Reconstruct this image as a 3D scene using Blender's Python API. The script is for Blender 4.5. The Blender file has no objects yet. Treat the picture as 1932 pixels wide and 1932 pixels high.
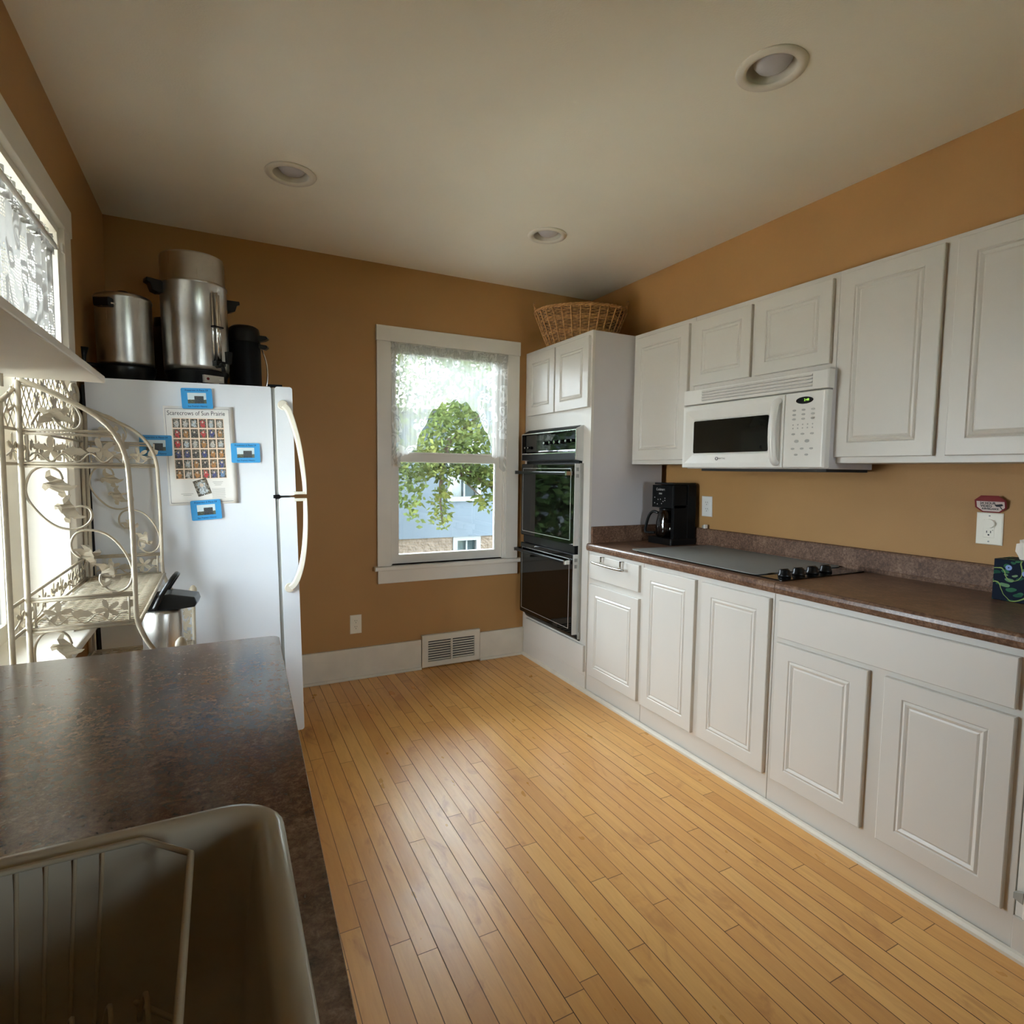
import bpy, bmesh, math, random
from mathutils import Vector, Matrix
from mathutils.geometry import tessellate_polygon
random.seed(11)
PI = math.pi
SC = bpy.context.scene
COL = SC.collection

# ------------------------------------------------------------------ mesh helper
class MB:
    def __init__(s, M=None):
        s.v = []; s.f = []; s.sm = []; s.mi = []; s.uv = []; s.M = M
    def add(s, vs, fs, smooth=False, mi=0, uvs=None):
        o = len(s.v)
        if s.M is not None: vs = [s.M @ Vector(v) for v in vs]
        s.v += [tuple(v) for v in vs]
        for k, f in enumerate(fs):
            s.f.append(tuple(i + o for i in f)); s.sm.append(smooth); s.mi.append(mi)
            s.uv.append([uvs[i] for i in f] if uvs else None)
        return s
    def box(s, x0, x1, y0, y1, z0, z1, mi=0):
        v = [(x0,y0,z0),(x1,y0,z0),(x1,y1,z0),(x0,y1,z0),(x0,y0,z1),(x1,y0,z1),(x1,y1,z1),(x0,y1,z1)]
        return s.add(v, [(0,3,2,1),(4,5,6,7),(0,1,5,4),(1,2,6,5),(2,3,7,6),(3,0,4,7)], mi=mi)
    def rbox(s, x0, x1, y0, y1, z0, z1, r=.01, n=3, axis='z', mi=0):
        """box whose four edges along one axis are rounded"""
        def rr(a0, a1, b0, b1):
            out = []
            for (ca, cb, t0) in ((a1-r, b1-r, 0), (a0+r, b1-r, PI/2), (a0+r, b0+r, PI), (a1-r, b0+r, 1.5*PI)):
                for k in range(n+1):
                    t = t0 + k/n*PI/2
                    out.append((ca+r*math.cos(t), cb+r*math.sin(t)))
            return out
        if axis == 'z': return s.prism(rr(x0,x1,y0,y1), z0, z1, lambda a,b,w:(a,b,w), mi=mi)
        if axis == 'x': return s.prism(rr(y0,y1,z0,z1), x0, x1, lambda a,b,w:(w,a,b), mi=mi)
        return s.prism(rr(x0,x1,z0,z1), y0, y1, lambda a,b,w:(a,w,b), mi=mi)
    def prism(s, poly, w0, w1, fn=lambda a,b,w:(a,b,w), holes=(), mi=0, smooth=False):
        loops = [list(poly)] + [list(h) for h in holes]
        flat = [p for l in loops for p in l]
        n = len(flat)
        tris = tessellate_polygon([[Vector((a,b,0)) for a,b in l] for l in loops])
        vs = [fn(a,b,w0) for a,b in flat] + [fn(a,b,w1) for a,b in flat]
        fs = [tuple(t) for t in tris] + [tuple(i+n for i in reversed(t)) for t in tris]
        s.add(vs, fs, mi=mi)
        o = 0
        for l in loops:
            m = len(l)
            s.add([fn(a,b,w0) for a,b in l] + [fn(a,b,w1) for a,b in l],
                  [(k,(k+1)%m,m+(k+1)%m,m+k) for k in range(m)], smooth=smooth, mi=mi)
        return s
    def cyl(s, c, r, h, ax='z', n=24, r2=None, cap=True, mi=0):
        r2 = r if r2 is None else r2
        vs = []
        for k in range(n):
            t = 2*PI*k/n; a, b = math.cos(t), math.sin(t)
            for (q, w) in ((r, 0), (r2, h)):
                p = {'z': (a*q, b*q, w), 'x': (w, a*q, b*q), 'y': (b*q, w, a*q)}[ax]
                vs.append((c[0]+p[0], c[1]+p[1], c[2]+p[2]))
        s.add(vs, [(2*k, 2*((k+1)%n), 2*((k+1)%n)+1, 2*k+1) for k in range(n)], smooth=True, mi=mi)
        if cap:
            s.add([vs[2*k] for k in range(n)], [tuple(reversed(range(n)))], mi=mi)
            s.add([vs[2*k+1] for k in range(n)], [tuple(range(n))], mi=mi)
        return s
    def lathe(s, prof, c=(0,0,0), n=32, ax='z', sx=1, sy=1, mi=0):
        vs = []; m = len(prof)
        for k in range(n):
            t = 2*PI*k/n; a, b = math.cos(t), math.sin(t)
            for (r, w) in prof:
                p = {'z': (a*r*sx, b*r*sy, w), 'x': (w, a*r, b*r), 'y': (b*r, w, a*r)}[ax]
                vs.append((c[0]+p[0], c[1]+p[1], c[2]+p[2]))
        fs = []
        for k in range(n):
            k2 = (k+1) % n
            for j in range(m-1):
                fs.append((k*m+j, k2*m+j, k2*m+j+1, k*m+j+1))
        return s.add(vs, fs, smooth=True, mi=mi)
    def tube(s, pts, r, n=8, closed=False, cap=True, mi=0, flat=1.0):
        P = [Vector(p) for p in pts]; m = len(P)
        R = r if isinstance(r, (list, tuple)) else [r]*m
        vs = []; up = None
        for i in range(m):
            a = P[(i-1) % m] if (closed or i > 0) else P[i]
            b = P[(i+1) % m] if (closed or i < m-1) else P[i]
            d = (b-a)
            if d.length < 1e-9: d = Vector((0,0,1))
            d.normalize()
            if up is None:
                up = Vector((0,0,1)) if abs(d.z) < .9 else Vector((1,0,0))
            u = (up - d*up.dot(d))
            if u.length < 1e-4:
                u = d.orthogonal()
            u.normalize(); up = u
            w = d.cross(u)
            for k in range(n):
                t = 2*PI*k/n
                vs.append(P[i] + (u*math.cos(t) + w*math.sin(t)*flat)*R[i])
        fs = []
        for i in range(m if closed else m-1):
            j = (i+1) % m
            for k in range(n):
                fs.append((i*n+k, i*n+(k+1)%n, j*n+(k+1)%n, j*n+k))
        if cap and not closed:
            fs.append(tuple(reversed(range(n)))); fs.append(tuple((m-1)*n+k for k in range(n)))
        return s.add(vs, fs, smooth=True, mi=mi)
    def rings(s, rects, fn, mi=0, capfirst=True, caplast=True):
        """concentric rectangles (a0,a1,b0,b1,w) joined"""
        vs = []
        for (a0,a1,b0,b1,w) in rects:
            vs += [fn(a0,b0,w), fn(a1,b0,w), fn(a1,b1,w), fn(a0,b1,w)]
        fs = []
        for i in range(len(rects)-1):
            for k in range(4):
                fs.append((4*i+k, 4*i+(k+1)%4, 4*i+4+(k+1)%4, 4*i+4+k))
        if capfirst: fs.append((3,2,1,0))
        if caplast:
            q = 4*(len(rects)-1); fs.append((q,q+1,q+2,q+3))
        return s.add(vs, fs, mi=mi)
    def loft(s, loops, capfirst=False, caplast=False, smooth=True, mi=0):
        n = len(loops[0]); vs = [p for l in loops for p in l]; fs = []
        for i in range(len(loops)-1):
            for k in range(n):
                fs.append((i*n+k, i*n+(k+1)%n, (i+1)*n+(k+1)%n, (i+1)*n+k))
        s.add(vs, fs, smooth=smooth, mi=mi)
        if capfirst: s.add(loops[0], [tuple(reversed(range(n)))], mi=mi)
        if caplast: s.add(loops[-1], [tuple(range(n))], mi=mi)
        return s

def smooth_path(pts, k=4, closed=False):
    P = [Vector(p) for p in pts]; m = len(P); out = []
    rng = range(m) if closed else range(m-1)
    for i in rng:
        p1 = P[i]; p2 = P[(i+1) % m]
        p0 = P[(i-1) % m] if (closed or i > 0) else p1
        p3 = P[(i+2) % m] if (closed or i+2 < m) else p2
        for j in range(k):
            t = j/k
            out.append(.5*((2*p1)+(-p0+p2)*t+(2*p0-5*p1+4*p2-p3)*t*t+(-p0+3*p1-3*p2+p3)*t**3))
    if not closed: out.append(P[-1])
    return out

def rrect(cx, cy, hx, hy, r, z, n=6):
    out = []
    for (sx, sy, t0) in ((1,1,0),(-1,1,PI/2),(-1,-1,PI),(1,-1,1.5*PI)):
        for k in range(n+1):
            t = t0 + k/n*PI/2
            out.append((cx+sx*(hx-r)+r*math.cos(t), cy+sy*(hy-r)+r*math.sin(t), z))
    return out

ORG = {}
def obj(name, mb, mat, parent=None, label=None, bevel=0, bseg=2, loc=None):
    if parent is not None: off = Vector(ORG[parent.name])
    elif loc is not None: off = Vector(loc)
    else:
        xs, ys, zs = zip(*mb.v)
        off = Vector(((min(xs)+max(xs))/2, (min(ys)+max(ys))/2, min(zs)))
    me = bpy.data.meshes.new(name)
    me.from_pydata([tuple(Vector(v)-off) for v in mb.v], [], mb.f)
    me.polygons.foreach_set('use_smooth', mb.sm)
    me.polygons.foreach_set('material_index', mb.mi)
    if any(u is not None for u in mb.uv):
        ul = me.uv_layers.new(name='UVMap'); i = 0
        for p, u in zip(me.polygons, mb.uv):
            for q in range(len(p.vertices)):
                ul.data[p.loop_start+q].uv = u[q] if u else (0,0)
    bm = bmesh.new(); bm.from_mesh(me)
    bmesh.ops.remove_doubles(bm, verts=bm.verts, dist=1e-6)
    bmesh.ops.recalc_face_normals(bm, faces=bm.faces)
    bm.to_mesh(me); bm.free()
    for m in (mat if isinstance(mat, (list, tuple)) else [mat]): me.materials.append(m)
    o = bpy.data.objects.new(name, me); COL.objects.link(o)
    if parent is not None:
        o.parent = parent; ORG[o.name] = ORG[parent.name]
    else:
        o.location = off; ORG[o.name] = tuple(off)
    if parent is not None and parent.type == 'MESH':
        pass
    if label: o['label'] = label
    if bevel:
        b = o.modifiers.new('bevel', 'BEVEL'); b.width = bevel; b.segments = bseg
        b.limit_method = 'ANGLE'; b.angle_limit = math.radians(40)
    return o

def tag(o, label, cat, group=None, kind=None):
    o['label'] = label; o['category'] = cat
    if group: o['group'] = group
    if kind: o['kind'] = kind
    return o

def thing(name, label, cat, loc=(0,0,0), rot=(0,0,0), group=None, local=False):
    o = bpy.data.objects.new(name, None); COL.objects.link(o)
    o.location = loc; o.rotation_euler = rot; o.empty_display_size = .05
    ORG[o.name] = (0,0,0) if local else tuple(loc)
    return tag(o, label, cat, group)

def struct(o):
    o['kind'] = 'structure'; return o

def sroot(name, loc=(0,0,0)):
    o = bpy.data.objects.new(name, None); COL.objects.link(o); o.location = loc
    ORG[o.name] = tuple(loc); o['kind'] = 'structure'; return o

_tc = {}
def text_mesh(mb, body, size, fn, align='CENTER', ext=.0003, mi=0, xs=1.0, bold=0.0):
    """adds lettering: fn(a,b,w) maps text-plane coordinates to the scene"""
    cu = bpy.data.curves.new('lettering', 'FONT'); cu.body = body; cu.size = size
    cu.align_x = align; cu.align_y = 'CENTER'; cu.resolution_u = 3; cu.offset = bold
    t = bpy.data.objects.new('lettering', cu); COL.objects.link(t)
    bpy.context.view_layer.update()
    me = t.to_mesh()
    n = len(me.vertices)
    vs = [fn(v.co.x*xs, v.co.y, ext) for v in me.vertices]
    fs = [tuple(p.vertices) for p in me.polygons]
    if fs: mb.add(vs, fs, mi=mi)
    t.to_mesh_clear(); bpy.data.objects.remove(t); bpy.data.curves.remove(cu)
    return mb

# ------------------------------------------------------------------ materials
class NT:
    def __init__(s, name):
        s.m = bpy.data.materials.new(name); s.m.use_nodes = True
        s.t = s.m.node_tree; s.t.nodes.clear()
        s.out = s.t.nodes.new('ShaderNodeOutputMaterial')
    def n(s, typ, **kw):
        nd = s.t.nodes.new(typ)
        for k, v in kw.items(): setattr(nd, k, v)
        return nd
    def link(s, a, b): s.t.links.new(a, b)
    def setv(s, sock, v):
        if hasattr(v, 'is_linked') or isinstance(v, bpy.types.NodeSocket): s.link(v, sock)
        else: sock.default_value = v
    def math(s, op, a, b=0.0, c=None, clamp=False):
        nd = s.n('ShaderNodeMath', operation=op, use_clamp=clamp)
        s.setv(nd.inputs[0], a); s.setv(nd.inputs[1], b)
        if c is not None: s.setv(nd.inputs[2], c)
        return nd.outputs[0]
    def coord(s, which='Object'):
        return s.n('ShaderNodeTexCoord').outputs[which]
    def pos(s): return s.n('ShaderNodeNewGeometry').outputs['Position']
    def sep(s, v):
        nd = s.n('ShaderNodeSeparateXYZ'); s.link(v, nd.inputs[0]); return nd.outputs
    def comb(s, x, y, z):
        nd = s.n('ShaderNodeCombineXYZ')
        for i, q in enumerate((x,y,z)): s.setv(nd.inputs[i], q)
        return nd.outputs[0]
    def noise(s, v, scale, detail=3, rough=.5, dist=0, col=False):
        nd = s.n('ShaderNodeTexNoise'); s.link(v, nd.inputs['Vector'])
        nd.inputs['Scale'].default_value = scale; nd.inputs['Detail'].default_value = detail
        nd.inputs['Roughness'].default_value = rough; nd.inputs['Distortion'].default_value = dist
        return nd.outputs['Color' if col else 'Fac']
    def vor(s, v, scale, out='Distance', feature='F1', rnd=1.0):
        nd = s.n('ShaderNodeTexVoronoi', feature=feature); s.link(v, nd.inputs['Vector'])
        nd.inputs['Scale'].default_value = scale; nd.inputs['Randomness'].default_value = rnd
        return nd.outputs[out]
    def white(s, v):
        nd = s.n('ShaderNodeTexWhiteNoise', noise_dimensions='3D'); s.link(v, nd.inputs['Vector'])
        return nd.outputs['Value']
    def scale(s, v, x, y, z):
        nd = s.n('ShaderNodeMapping'); s.link(v, nd.inputs['Vector'])
        nd.inputs['Scale'].default_value = (x,y,z); return nd.outputs[0]
    def ramp(s, f, stops, interp='LINEAR'):
        nd = s.n('ShaderNodeValToRGB'); cr = nd.color_ramp; cr.interpolation = interp
        s.link(f, nd.inputs[0])
        while len(cr.elements) < len(stops): cr.elements.new(.5)
        for e, (p, c) in zip(cr.elements, stops):
            e.position = p; e.color = tuple(c) + (1,) if len(c) == 3 else c
        return nd.outputs[0]
    def mix(s, f, a, b, blend='MIX'):
        nd = s.n('ShaderNodeMix', data_type='RGBA', blend_type=blend)
        s.setv(nd.inputs[0], f)
        for i, q in ((6, a), (7, b)):
            if isinstance(q, tuple): nd.inputs[i].default_value = q + (1,) if len(q) == 3 else q
            else: s.link(q, nd.inputs[i])
        return nd.outputs[2]
    def bump(s, h, strength=.2, dist=.01):
        nd = s.n('ShaderNodeBump'); s.link(h, nd.inputs['Height'])
        nd.inputs['Strength'].default_value = strength; nd.inputs['Distance'].default_value = dist
        return nd.outputs[0]
    def pbsdf(s, color, rough=.5, metal=0.0, spec=.5, normal=None, coat=0.0, trans=0.0, **kw):
        p = s.n('ShaderNodeBsdfPrincipled')
        if isinstance(color, tuple): p.inputs['Base Color'].default_value = color + (1,)
        else: s.link(color, p.inputs['Base Color'])
        s.setv(p.inputs['Roughness'], rough); s.setv(p.inputs['Metallic'], metal)
        p.inputs['Specular IOR Level'].default_value = spec
        if normal is not None: s.link(normal, p.inputs['Normal'])
        if coat: p.inputs['Coat Weight'].default_value = coat; p.inputs['Coat Roughness'].default_value = .12
        for k, v in kw.items(): p.inputs[k.replace('_', ' ')].default_value = v
        return p
    def done(s, sh):
        s.link(sh if isinstance(sh, bpy.types.NodeSocket) else sh.outputs[0], s.out.inputs[0]); return s.m

def srgb(r, g, b):
    f = lambda c: (c/255/12.92) if c/255 <= .04045 else ((c/255+.055)/1.055)**2.4
    return (f(r), f(g), f(b))

def simple(name, c, rough=.5, metal=0, spec=.5, var=.06, nscale=12, bump=0, bscale=200, coat=0, **kw):
    t = NT(name); v = t.coord()
    f = t.noise(v, nscale, 3)
    lo = tuple(x*(1-var) for x in c); hi = tuple(min(1, x*(1+var)) for x in c)
    col = t.ramp(f, [(.3, lo), (.7, hi)])
    nrm = t.bump(t.noise(v, bscale, 2), bump, .002) if bump else None
    return t.done(t.pbsdf(col, rough, metal, spec, nrm, coat, **kw))

M = {}
M['wall'] = simple('wall_paint', srgb(170,128,78), .55, var=.03, nscale=3, bump=.25, bscale=260, spec=.3)
M['ceiling'] = simple('ceiling_paint', srgb(245,240,226), .85, var=.02, nscale=2, bump=.3, bscale=150, spec=.2)
M['trim'] = simple('trim_paint', srgb(222,216,204), .4, var=.03, nscale=5, bump=.08, bscale=60)
M['baseboard'] = simple('baseboard_paint', srgb(212,204,188), .42, var=.05, nscale=9, bump=.1, bscale=50)
M['cab'] = simple('cabinet_foil', srgb(208,202,192), .38, var=.015, nscale=4, bump=.06, bscale=300)
M['cabside'] = simple('cabinet_side_laminate', srgb(196,190,188), .45, var=.02, nscale=4)
M['white'] = simple('white_plastic', srgb(222,218,210), .3, var=.015)
M['fridge'] = simple('fridge_enamel', srgb(226,230,234), .32, var=.015, nscale=3, bump=.12, bscale=420)
M['fridgehandle'] = simple('fridge_handle_plastic', srgb(216,209,192), .3, var=.02)
M['almond'] = simple('almond_outlet_plastic', srgb(228,220,200), .35, var=.02)
M['black'] = simple('black_plastic', (.005,.005,.005), .28, var=.2, spec=.3)
M['nickel'] = simple('satin_nickel', (.50,.47,.41), .25, metal=1, var=.03)
M['blackmat'] = simple('black_matte_plastic', (.004,.004,.004), .5, var=.2, spec=.12)
M['blackglass'] = simple('black_oven_glass', (.003,.0025,.002), .03, var=.1, spec=.5)
M['darkglass'] = simple('microwave_window_glass', (.010,.010,.008), .08, var=.1, spec=.3)
M['steel'] = None
M['chrome'] = simple('chrome', (.82,.82,.80), .12, metal=1, var=.02)
M['silver'] = simple('brushed_silver_trim', srgb(205,203,198), .35, metal=.6, var=.04)
M['slot'] = simple('dark_slot', (.006,.005,.004), .7, var=.1)
M['gasket'] = simple('grey_gasket', srgb(150,148,140), .6)
M['iron'] = simple('cream_painted_iron', srgb(180,168,146), .36, var=.07, nscale=40, bump=.1, bscale=120)
M['mat'] = simple('grey_silicone_mat', srgb(128,128,124), .7, var=.03, nscale=30, bump=.2, bscale=500)
M['sink'] = simple('almond_enamel', srgb(172,164,147), .16, var=.02, nscale=3, spec=.55)
M['rackcoat'] = simple('dish_rack_coating', srgb(172,160,136), .4, var=.05)
M['paper'] = simple('poster_paper', srgb(232,229,222), .5, var=.01)
M['ink'] = simple('dark_ink', (.02,.02,.025), .6)
M['inkgrey'] = simple('grey_ink', srgb(172,169,162), .6)
M['inkblue'] = simple('dark_blue_ink', srgb(18,58,110), .6)
M['magnet'] = simple('blue_magnet_card', srgb(60,148,206), .35, var=.02)
M['lampglass'] = simple('frosted_lamp_face', srgb(186,182,184), .35, var=.03)
M['lampcan'] = simple('lamp_reflector', srgb(222,214,200), .3, var=.02)
M['tissue'] = simple('tissue_paper', srgb(238,228,214), .8, var=.02, bump=.3, bscale=80)
M['plate'] = simple('register_enamel', srgb(214,206,190), .4, var=.03)
M['led'] = None

def brushed():
    t = NT('brushed_aluminium'); v = t.coord()
    g = t.noise(t.scale(v, 60, 60, 1.2), 6, 4, .7)
    sm = t.noise(v, 9, 3)
    col = t.ramp(sm, [(.3, (.46,.44,.40)), (.7, (.60,.58,.54))])
    r = t.math('MULTIPLY_ADD', g, .22, .2)
    return t.done(t.pbsdf(col, r, 1.0, .5, t.bump(g, .15, .001)))
M['steel'] = brushed()

def led():
    t = NT('green_display_digits'); e = t.n('ShaderNodeEmission')
    e.inputs[0].default_value = (.45, .9, .12, 1); e.inputs[1].default_value = .9
    return t.done(e)
M['led'] = led()

def floor_mat():
    t = NT('maple_strip_floor'); s = t.sep(t.pos()); W = .0605
    xr = t.math('DIVIDE', t.math('ADD', s[0], 6.05-.404), W)
    row = t.math('FLOOR', xr); fx = t.math('FRACT', xr)
    ro = t.white(t.comb(row, 3.3, 1.7))
    ro2 = t.white(t.comb(row, 8.3, 2.7))
    ln = t.math('MULTIPLY_ADD', ro2, .7, .75)
    yy = t.math('ADD', t.math('DIVIDE', t.math('ADD', s[1], 9.0), ln), t.math('MULTIPLY', ro, 7.31))
    brd = t.math('FLOOR', yy); fy = t.math('FRACT', yy)
    rb = t.white(t.comb(row, brd, .5)); rb2 = t.white(t.comb(brd, row, 4.5))
    gv = t.comb(t.math('MULTIPLY', s[0], 1.0), t.math('MULTIPLY', s[1], .10), t.math('MULTIPLY', rb, 37.0))
    grain = t.noise(gv, 55, 5, .6, .6)
    fine = t.noise(gv, 260, 3, .6)
    blot = t.noise(t.comb(s[0], t.math('MULTIPLY', s[1], .45), t.math('MULTIPLY', rb2, 19.0)), 9, 4, .65, 1.2)
    base = t.ramp(rb, [(0, srgb(200,142,74)), (.2, srgb(211,153,82)), (.7, srgb(217,161,88)), (1, srgb(223,171,98))])
    c = t.mix(t.math('MULTIPLY', t.math('SUBTRACT', grain, .36, clamp=True), .9, clamp=True), base, srgb(172,110,48))
    c = t.mix(t.ramp(blot, [(.56, (0,0,0)), (.78, (.72,.72,.72))]), c, srgb(160,98,48))
    c = t.mix(t.math('MULTIPLY', fine, .12), c, srgb(240,200,140))
    # seams between boards
    ex = t.math('MINIMUM', fx, t.math('SUBTRACT', 1.0, fx))
    sx = t.math('LESS_THAN', ex, t.math('MULTIPLY_ADD', ro2, .014, .015))
    ey = t.math('MULTIPLY', t.math('MINIMUM', fy, t.math('SUBTRACT', 1.0, fy)), ln)
    sy = t.math('LESS_THAN', ey, .0013)
    seam = t.math('MAXIMUM', t.math('MULTIPLY', sx, t.math('MULTIPLY_ADD', ro, .4, .6)), t.math('MULTIPLY', sy, .75))
    c = t.mix(seam, c, srgb(52,25,8))
    wav = t.noise(t.comb(s[0], t.math('MULTIPLY', s[1], .5), 0.0), 14, 3)
    h = t.math('SUBTRACT', t.math('ADD', t.math('MULTIPLY', wav, .6), t.math('MULTIPLY', fine, .25)), t.math('MULTIPLY', seam, 1.0))
    rough = t.math('MULTIPLY_ADD', wav, .18, .22)
    rough = t.math('MAXIMUM', rough, t.math('MULTIPLY', seam, .85))
    return t.done(t.pbsdf(c, rough, 0, .5, t.bump(h, .16, .003)))
M['floor'] = floor_mat()

def laminate(name='brown_mottled_laminate', gloss=.10, coat=.45):
    t = NT(name); v = t.pos()
    a = t.noise(v, 95, 6, .74, .4); b = t.noise(v, 14, 4, .6, .8); g = t.noise(v, 260, 3, .7)
    c = t.ramp(t.math('ADD', t.math('MULTIPLY', a, .7), t.math('MULTIPLY', b, .3)),
               [(.36, srgb(66,44,31)), (.47, srgb(98,70,52)), (.55, srgb(122,92,71)), (.66, srgb(150,121,99))])
    c = t.mix(t.ramp(g, [(.5, (0,0,0)), (.72, (.6,.6,.6))]), c, srgb(66,42,32))
    h = t.math('ADD', t.math('MULTIPLY', a, 1.0), t.math('MULTIPLY', g, .4))
    return t.done(t.pbsdf(c, t.math('MULTIPLY_ADD', a, .20, gloss), 0, .5 if coat > .3 else .35, t.bump(h, .06, .002), coat))
M['laminate'] = laminate()
M['laminate_satin'] = laminate('brown_mottled_laminate_worn', .26, .12)
M['laminate_matte'] = laminate('brown_mottled_laminate_upright', .50, .0)

def glass():
    t = NT('window_glass')
    tr = t.n('ShaderNodeBsdfTransparent'); gl = t.n('ShaderNodeBsdfGlossy'); gl.inputs['Roughness'].default_value = .01
    fr = t.n('ShaderNodeFresnel'); fr.inputs[0].default_value = 1.45
    nz = t.noise(t.coord(), 3)   # very slight tint variation of old glass
    col = t.ramp(nz, [(.3, (.93,.95,.95)), (.7, (.97,.985,.98))]); t.link(col, tr.inputs[0])
    mx = t.n('ShaderNodeMixShader'); t.link(fr.outputs[0], mx.inputs[0]); t.link(tr.outputs[0], mx.inputs[1]); t.link(gl.outputs[0], mx.inputs[2])
    return t.done(mx)
M['glass'] = glass()

def jug_glass():
    t = NT('carafe_glass')
    tr = t.n('ShaderNodeBsdfTransparent'); tr.inputs[0].default_value = (.55,.53,.5,1)
    gl = t.n('ShaderNodeBsdfGlossy'); gl.inputs['Roughness'].default_value = .03
    lw = t.n('ShaderNodeLayerWeight'); lw.inputs[0].default_value = .35
    f = t.math('MULTIPLY_ADD', lw.outputs['Fresnel'], .8, t.math('MULTIPLY', t.noise(t.coord(), 8), .12))
    mx = t.n('ShaderNodeMixShader'); t.link(f, mx.inputs[0]); t.link(tr.outputs[0], mx.inputs[1]); t.link(gl.outputs[0], mx.inputs[2])
    return t.done(mx)
M['jug'] = jug_glass()

def lace(name, dens, seed):
    """net curtain: open mesh with woven scrolls; UV in metres"""
    t = NT(name); uv = t.coord('UV'); s = t.sep(uv)
    net = t.vor(t.scale(uv, 1, 1, 1), 190, 'Distance', rnd=.25)
    netf = t.math('GREATER_THAN', net, .40)
    warp = t.noise(uv, 7, 2, .5, 0, col=True)
    wv = t.n('ShaderNodeMix', data_type='VECTOR'); wv.inputs[0].default_value = .16
    t.link(uv, wv.inputs[4]); t.link(warp, wv.inputs[5])
    w = wv.outputs[1]
    d1 = t.vor(w, 11, 'Distance')
    ringA = t.math('LESS_THAN', t.math('ABSOLUTE', t.math('SUBTRACT', d1, .40)), .075)
    ringB = t.math('LESS_THAN', t.math('ABSOLUTE', t.math('SUBTRACT', d1, .17)), .065)
    fl = t.math('LESS_THAN', t.vor(w, 26, 'Distance'), .22)
    big = t.noise(uv, 5.5, 3, .5, 1.5)
    zone = t.math('GREATER_THAN', big, .47)
    motif = t.math('MAXIMUM', t.math('MAXIMUM', ringA, ringB), t.math('MULTIPLY', fl, zone))
    # lattice ground in some places
    dg = t.math('PINGPONG', t.math('ADD', t.math('MULTIPLY', s[0], 90.0), t.math('MULTIPLY', s[1], 90.0)), .5)
    dg2 = t.math('PINGPONG', t.math('SUBTRACT', t.math('MULTIPLY', s[0], 90.0), t.math('MULTIPLY', s[1], 90.0)), .5)
    lat = t.math('LESS_THAN', t.math('MINIMUM', dg, dg2), .09)
    ground = t.math('MULTIPLY_ADD', netf, .42, t.math('MULTIPLY', lat, .22))
    # hem / heading threads drawn by V coordinate (top) are denser
    op = t.math('MAXIMUM', t.math('MULTIPLY', motif, .86), ground)
    op = t.math('MAXIMUM', op, t.math('MULTIPLY', t.math('LESS_THAN', s[1], -.99), 1.0))
    op = t.math('MULTIPLY_ADD', op, dens, .19, clamp=True)
    tr = t.n('ShaderNodeBsdfTransparent')
    df = t.n('ShaderNodeBsdfDiffuse'); df.inputs[0].default_value = (.86,.84,.80,1)
    tl = t.n('ShaderNodeBsdfTranslucent'); tl.inputs[0].default_value = (.80,.79,.76,1)
    m1 = t.n('ShaderNodeMixShader'); m1.inputs[0].default_value = .55
    t.link(df.outputs[0], m1.inputs[1]); t.link(tl.outputs[0], m1.inputs[2])
    m2 = t.n('ShaderNodeMixShader'); t.link(op, m2.inputs[0]); t.link(tr.outputs[0], m2.inputs[1]); t.link(m1.outputs[0], m2.inputs[2])
    return t.done(m2)
M['lace'] = lace('lace_net', .80, 1)
M['lacehead'] = lace('lace_heading', 1.25, 2)
def cotton_lace():
    t = NT('cotton_lace_panel'); uv = t.coord('UV'); s = t.sep(uv)
    hole = t.math('LESS_THAN', t.vor(uv, 105, 'Distance', rnd=.15), .36)
    warp = t.noise(uv, 6, 2, .5, 0, col=True)
    wv = t.n('ShaderNodeMix', data_type='VECTOR'); wv.inputs[0].default_value = .18
    t.link(uv, wv.inputs[4]); t.link(warp, wv.inputs[5]); w = wv.outputs[1]
    d1 = t.vor(w, 9, 'Distance')
    ringA = t.math('LESS_THAN', t.math('ABSOLUTE', t.math('SUBTRACT', d1, .42)), .060)
    ringB = t.math('LESS_THAN', t.math('ABSOLUTE', t.math('SUBTRACT', d1, .20)), .045)
    core = t.math('LESS_THAN', d1, .09)
    eyes = t.math('LESS_THAN', t.vor(w, 34, 'Distance', rnd=.6), .20)
    zone = t.math('GREATER_THAN', t.noise(uv, 6, 2, .5, 1.0), .50)
    solid = t.math('MAXIMUM', t.math('MAXIMUM', ringA, ringB), core)
    open_ = t.math('MULTIPLY', t.math('MAXIMUM', t.math('MULTIPLY', hole, t.math('SUBTRACT', 1.0, zone)), t.math('MULTIPLY', eyes, zone)), t.math('SUBTRACT', 1.0, solid))
    c = t.mix(solid, (.105,.102,.095), (.050,.048,.045))
    tr = t.n('ShaderNodeBsdfTransparent'); df = t.n('ShaderNodeBsdfDiffuse'); df.inputs[0].default_value = (.80,.78,.72,1)
    tl = t.n('ShaderNodeBsdfTranslucent'); t.link(c, tl.inputs[0])
    m1 = t.n('ShaderNodeMixShader'); m1.inputs[0].default_value = .6
    t.link(df.outputs[0], m1.inputs[1]); t.link(tl.outputs[0], m1.inputs[2])
    m2 = t.n('ShaderNodeMixShader'); t.link(open_, m2.inputs[0]); t.link(m1.outputs[0], m2.inputs[1]); t.link(tr.outputs[0], m2.inputs[2])
    return t.done(m2)
M['cottonlace'] = cotton_lace()

def wicker():
    t = NT('woven_willow'); v = t.coord(); s = t.sep(v)
    c = t.ramp(t.noise(v, 60, 3), [(.3, srgb(136,92,48)), (.55, srgb(170,124,72)), (.75, srgb(192,148,94))])
    return t.done(t.pbsdf(c, .5, 0, .4, t.bump(t.noise(v, 300, 2), .4, .002)))
M['wicker'] = wicker()

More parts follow.
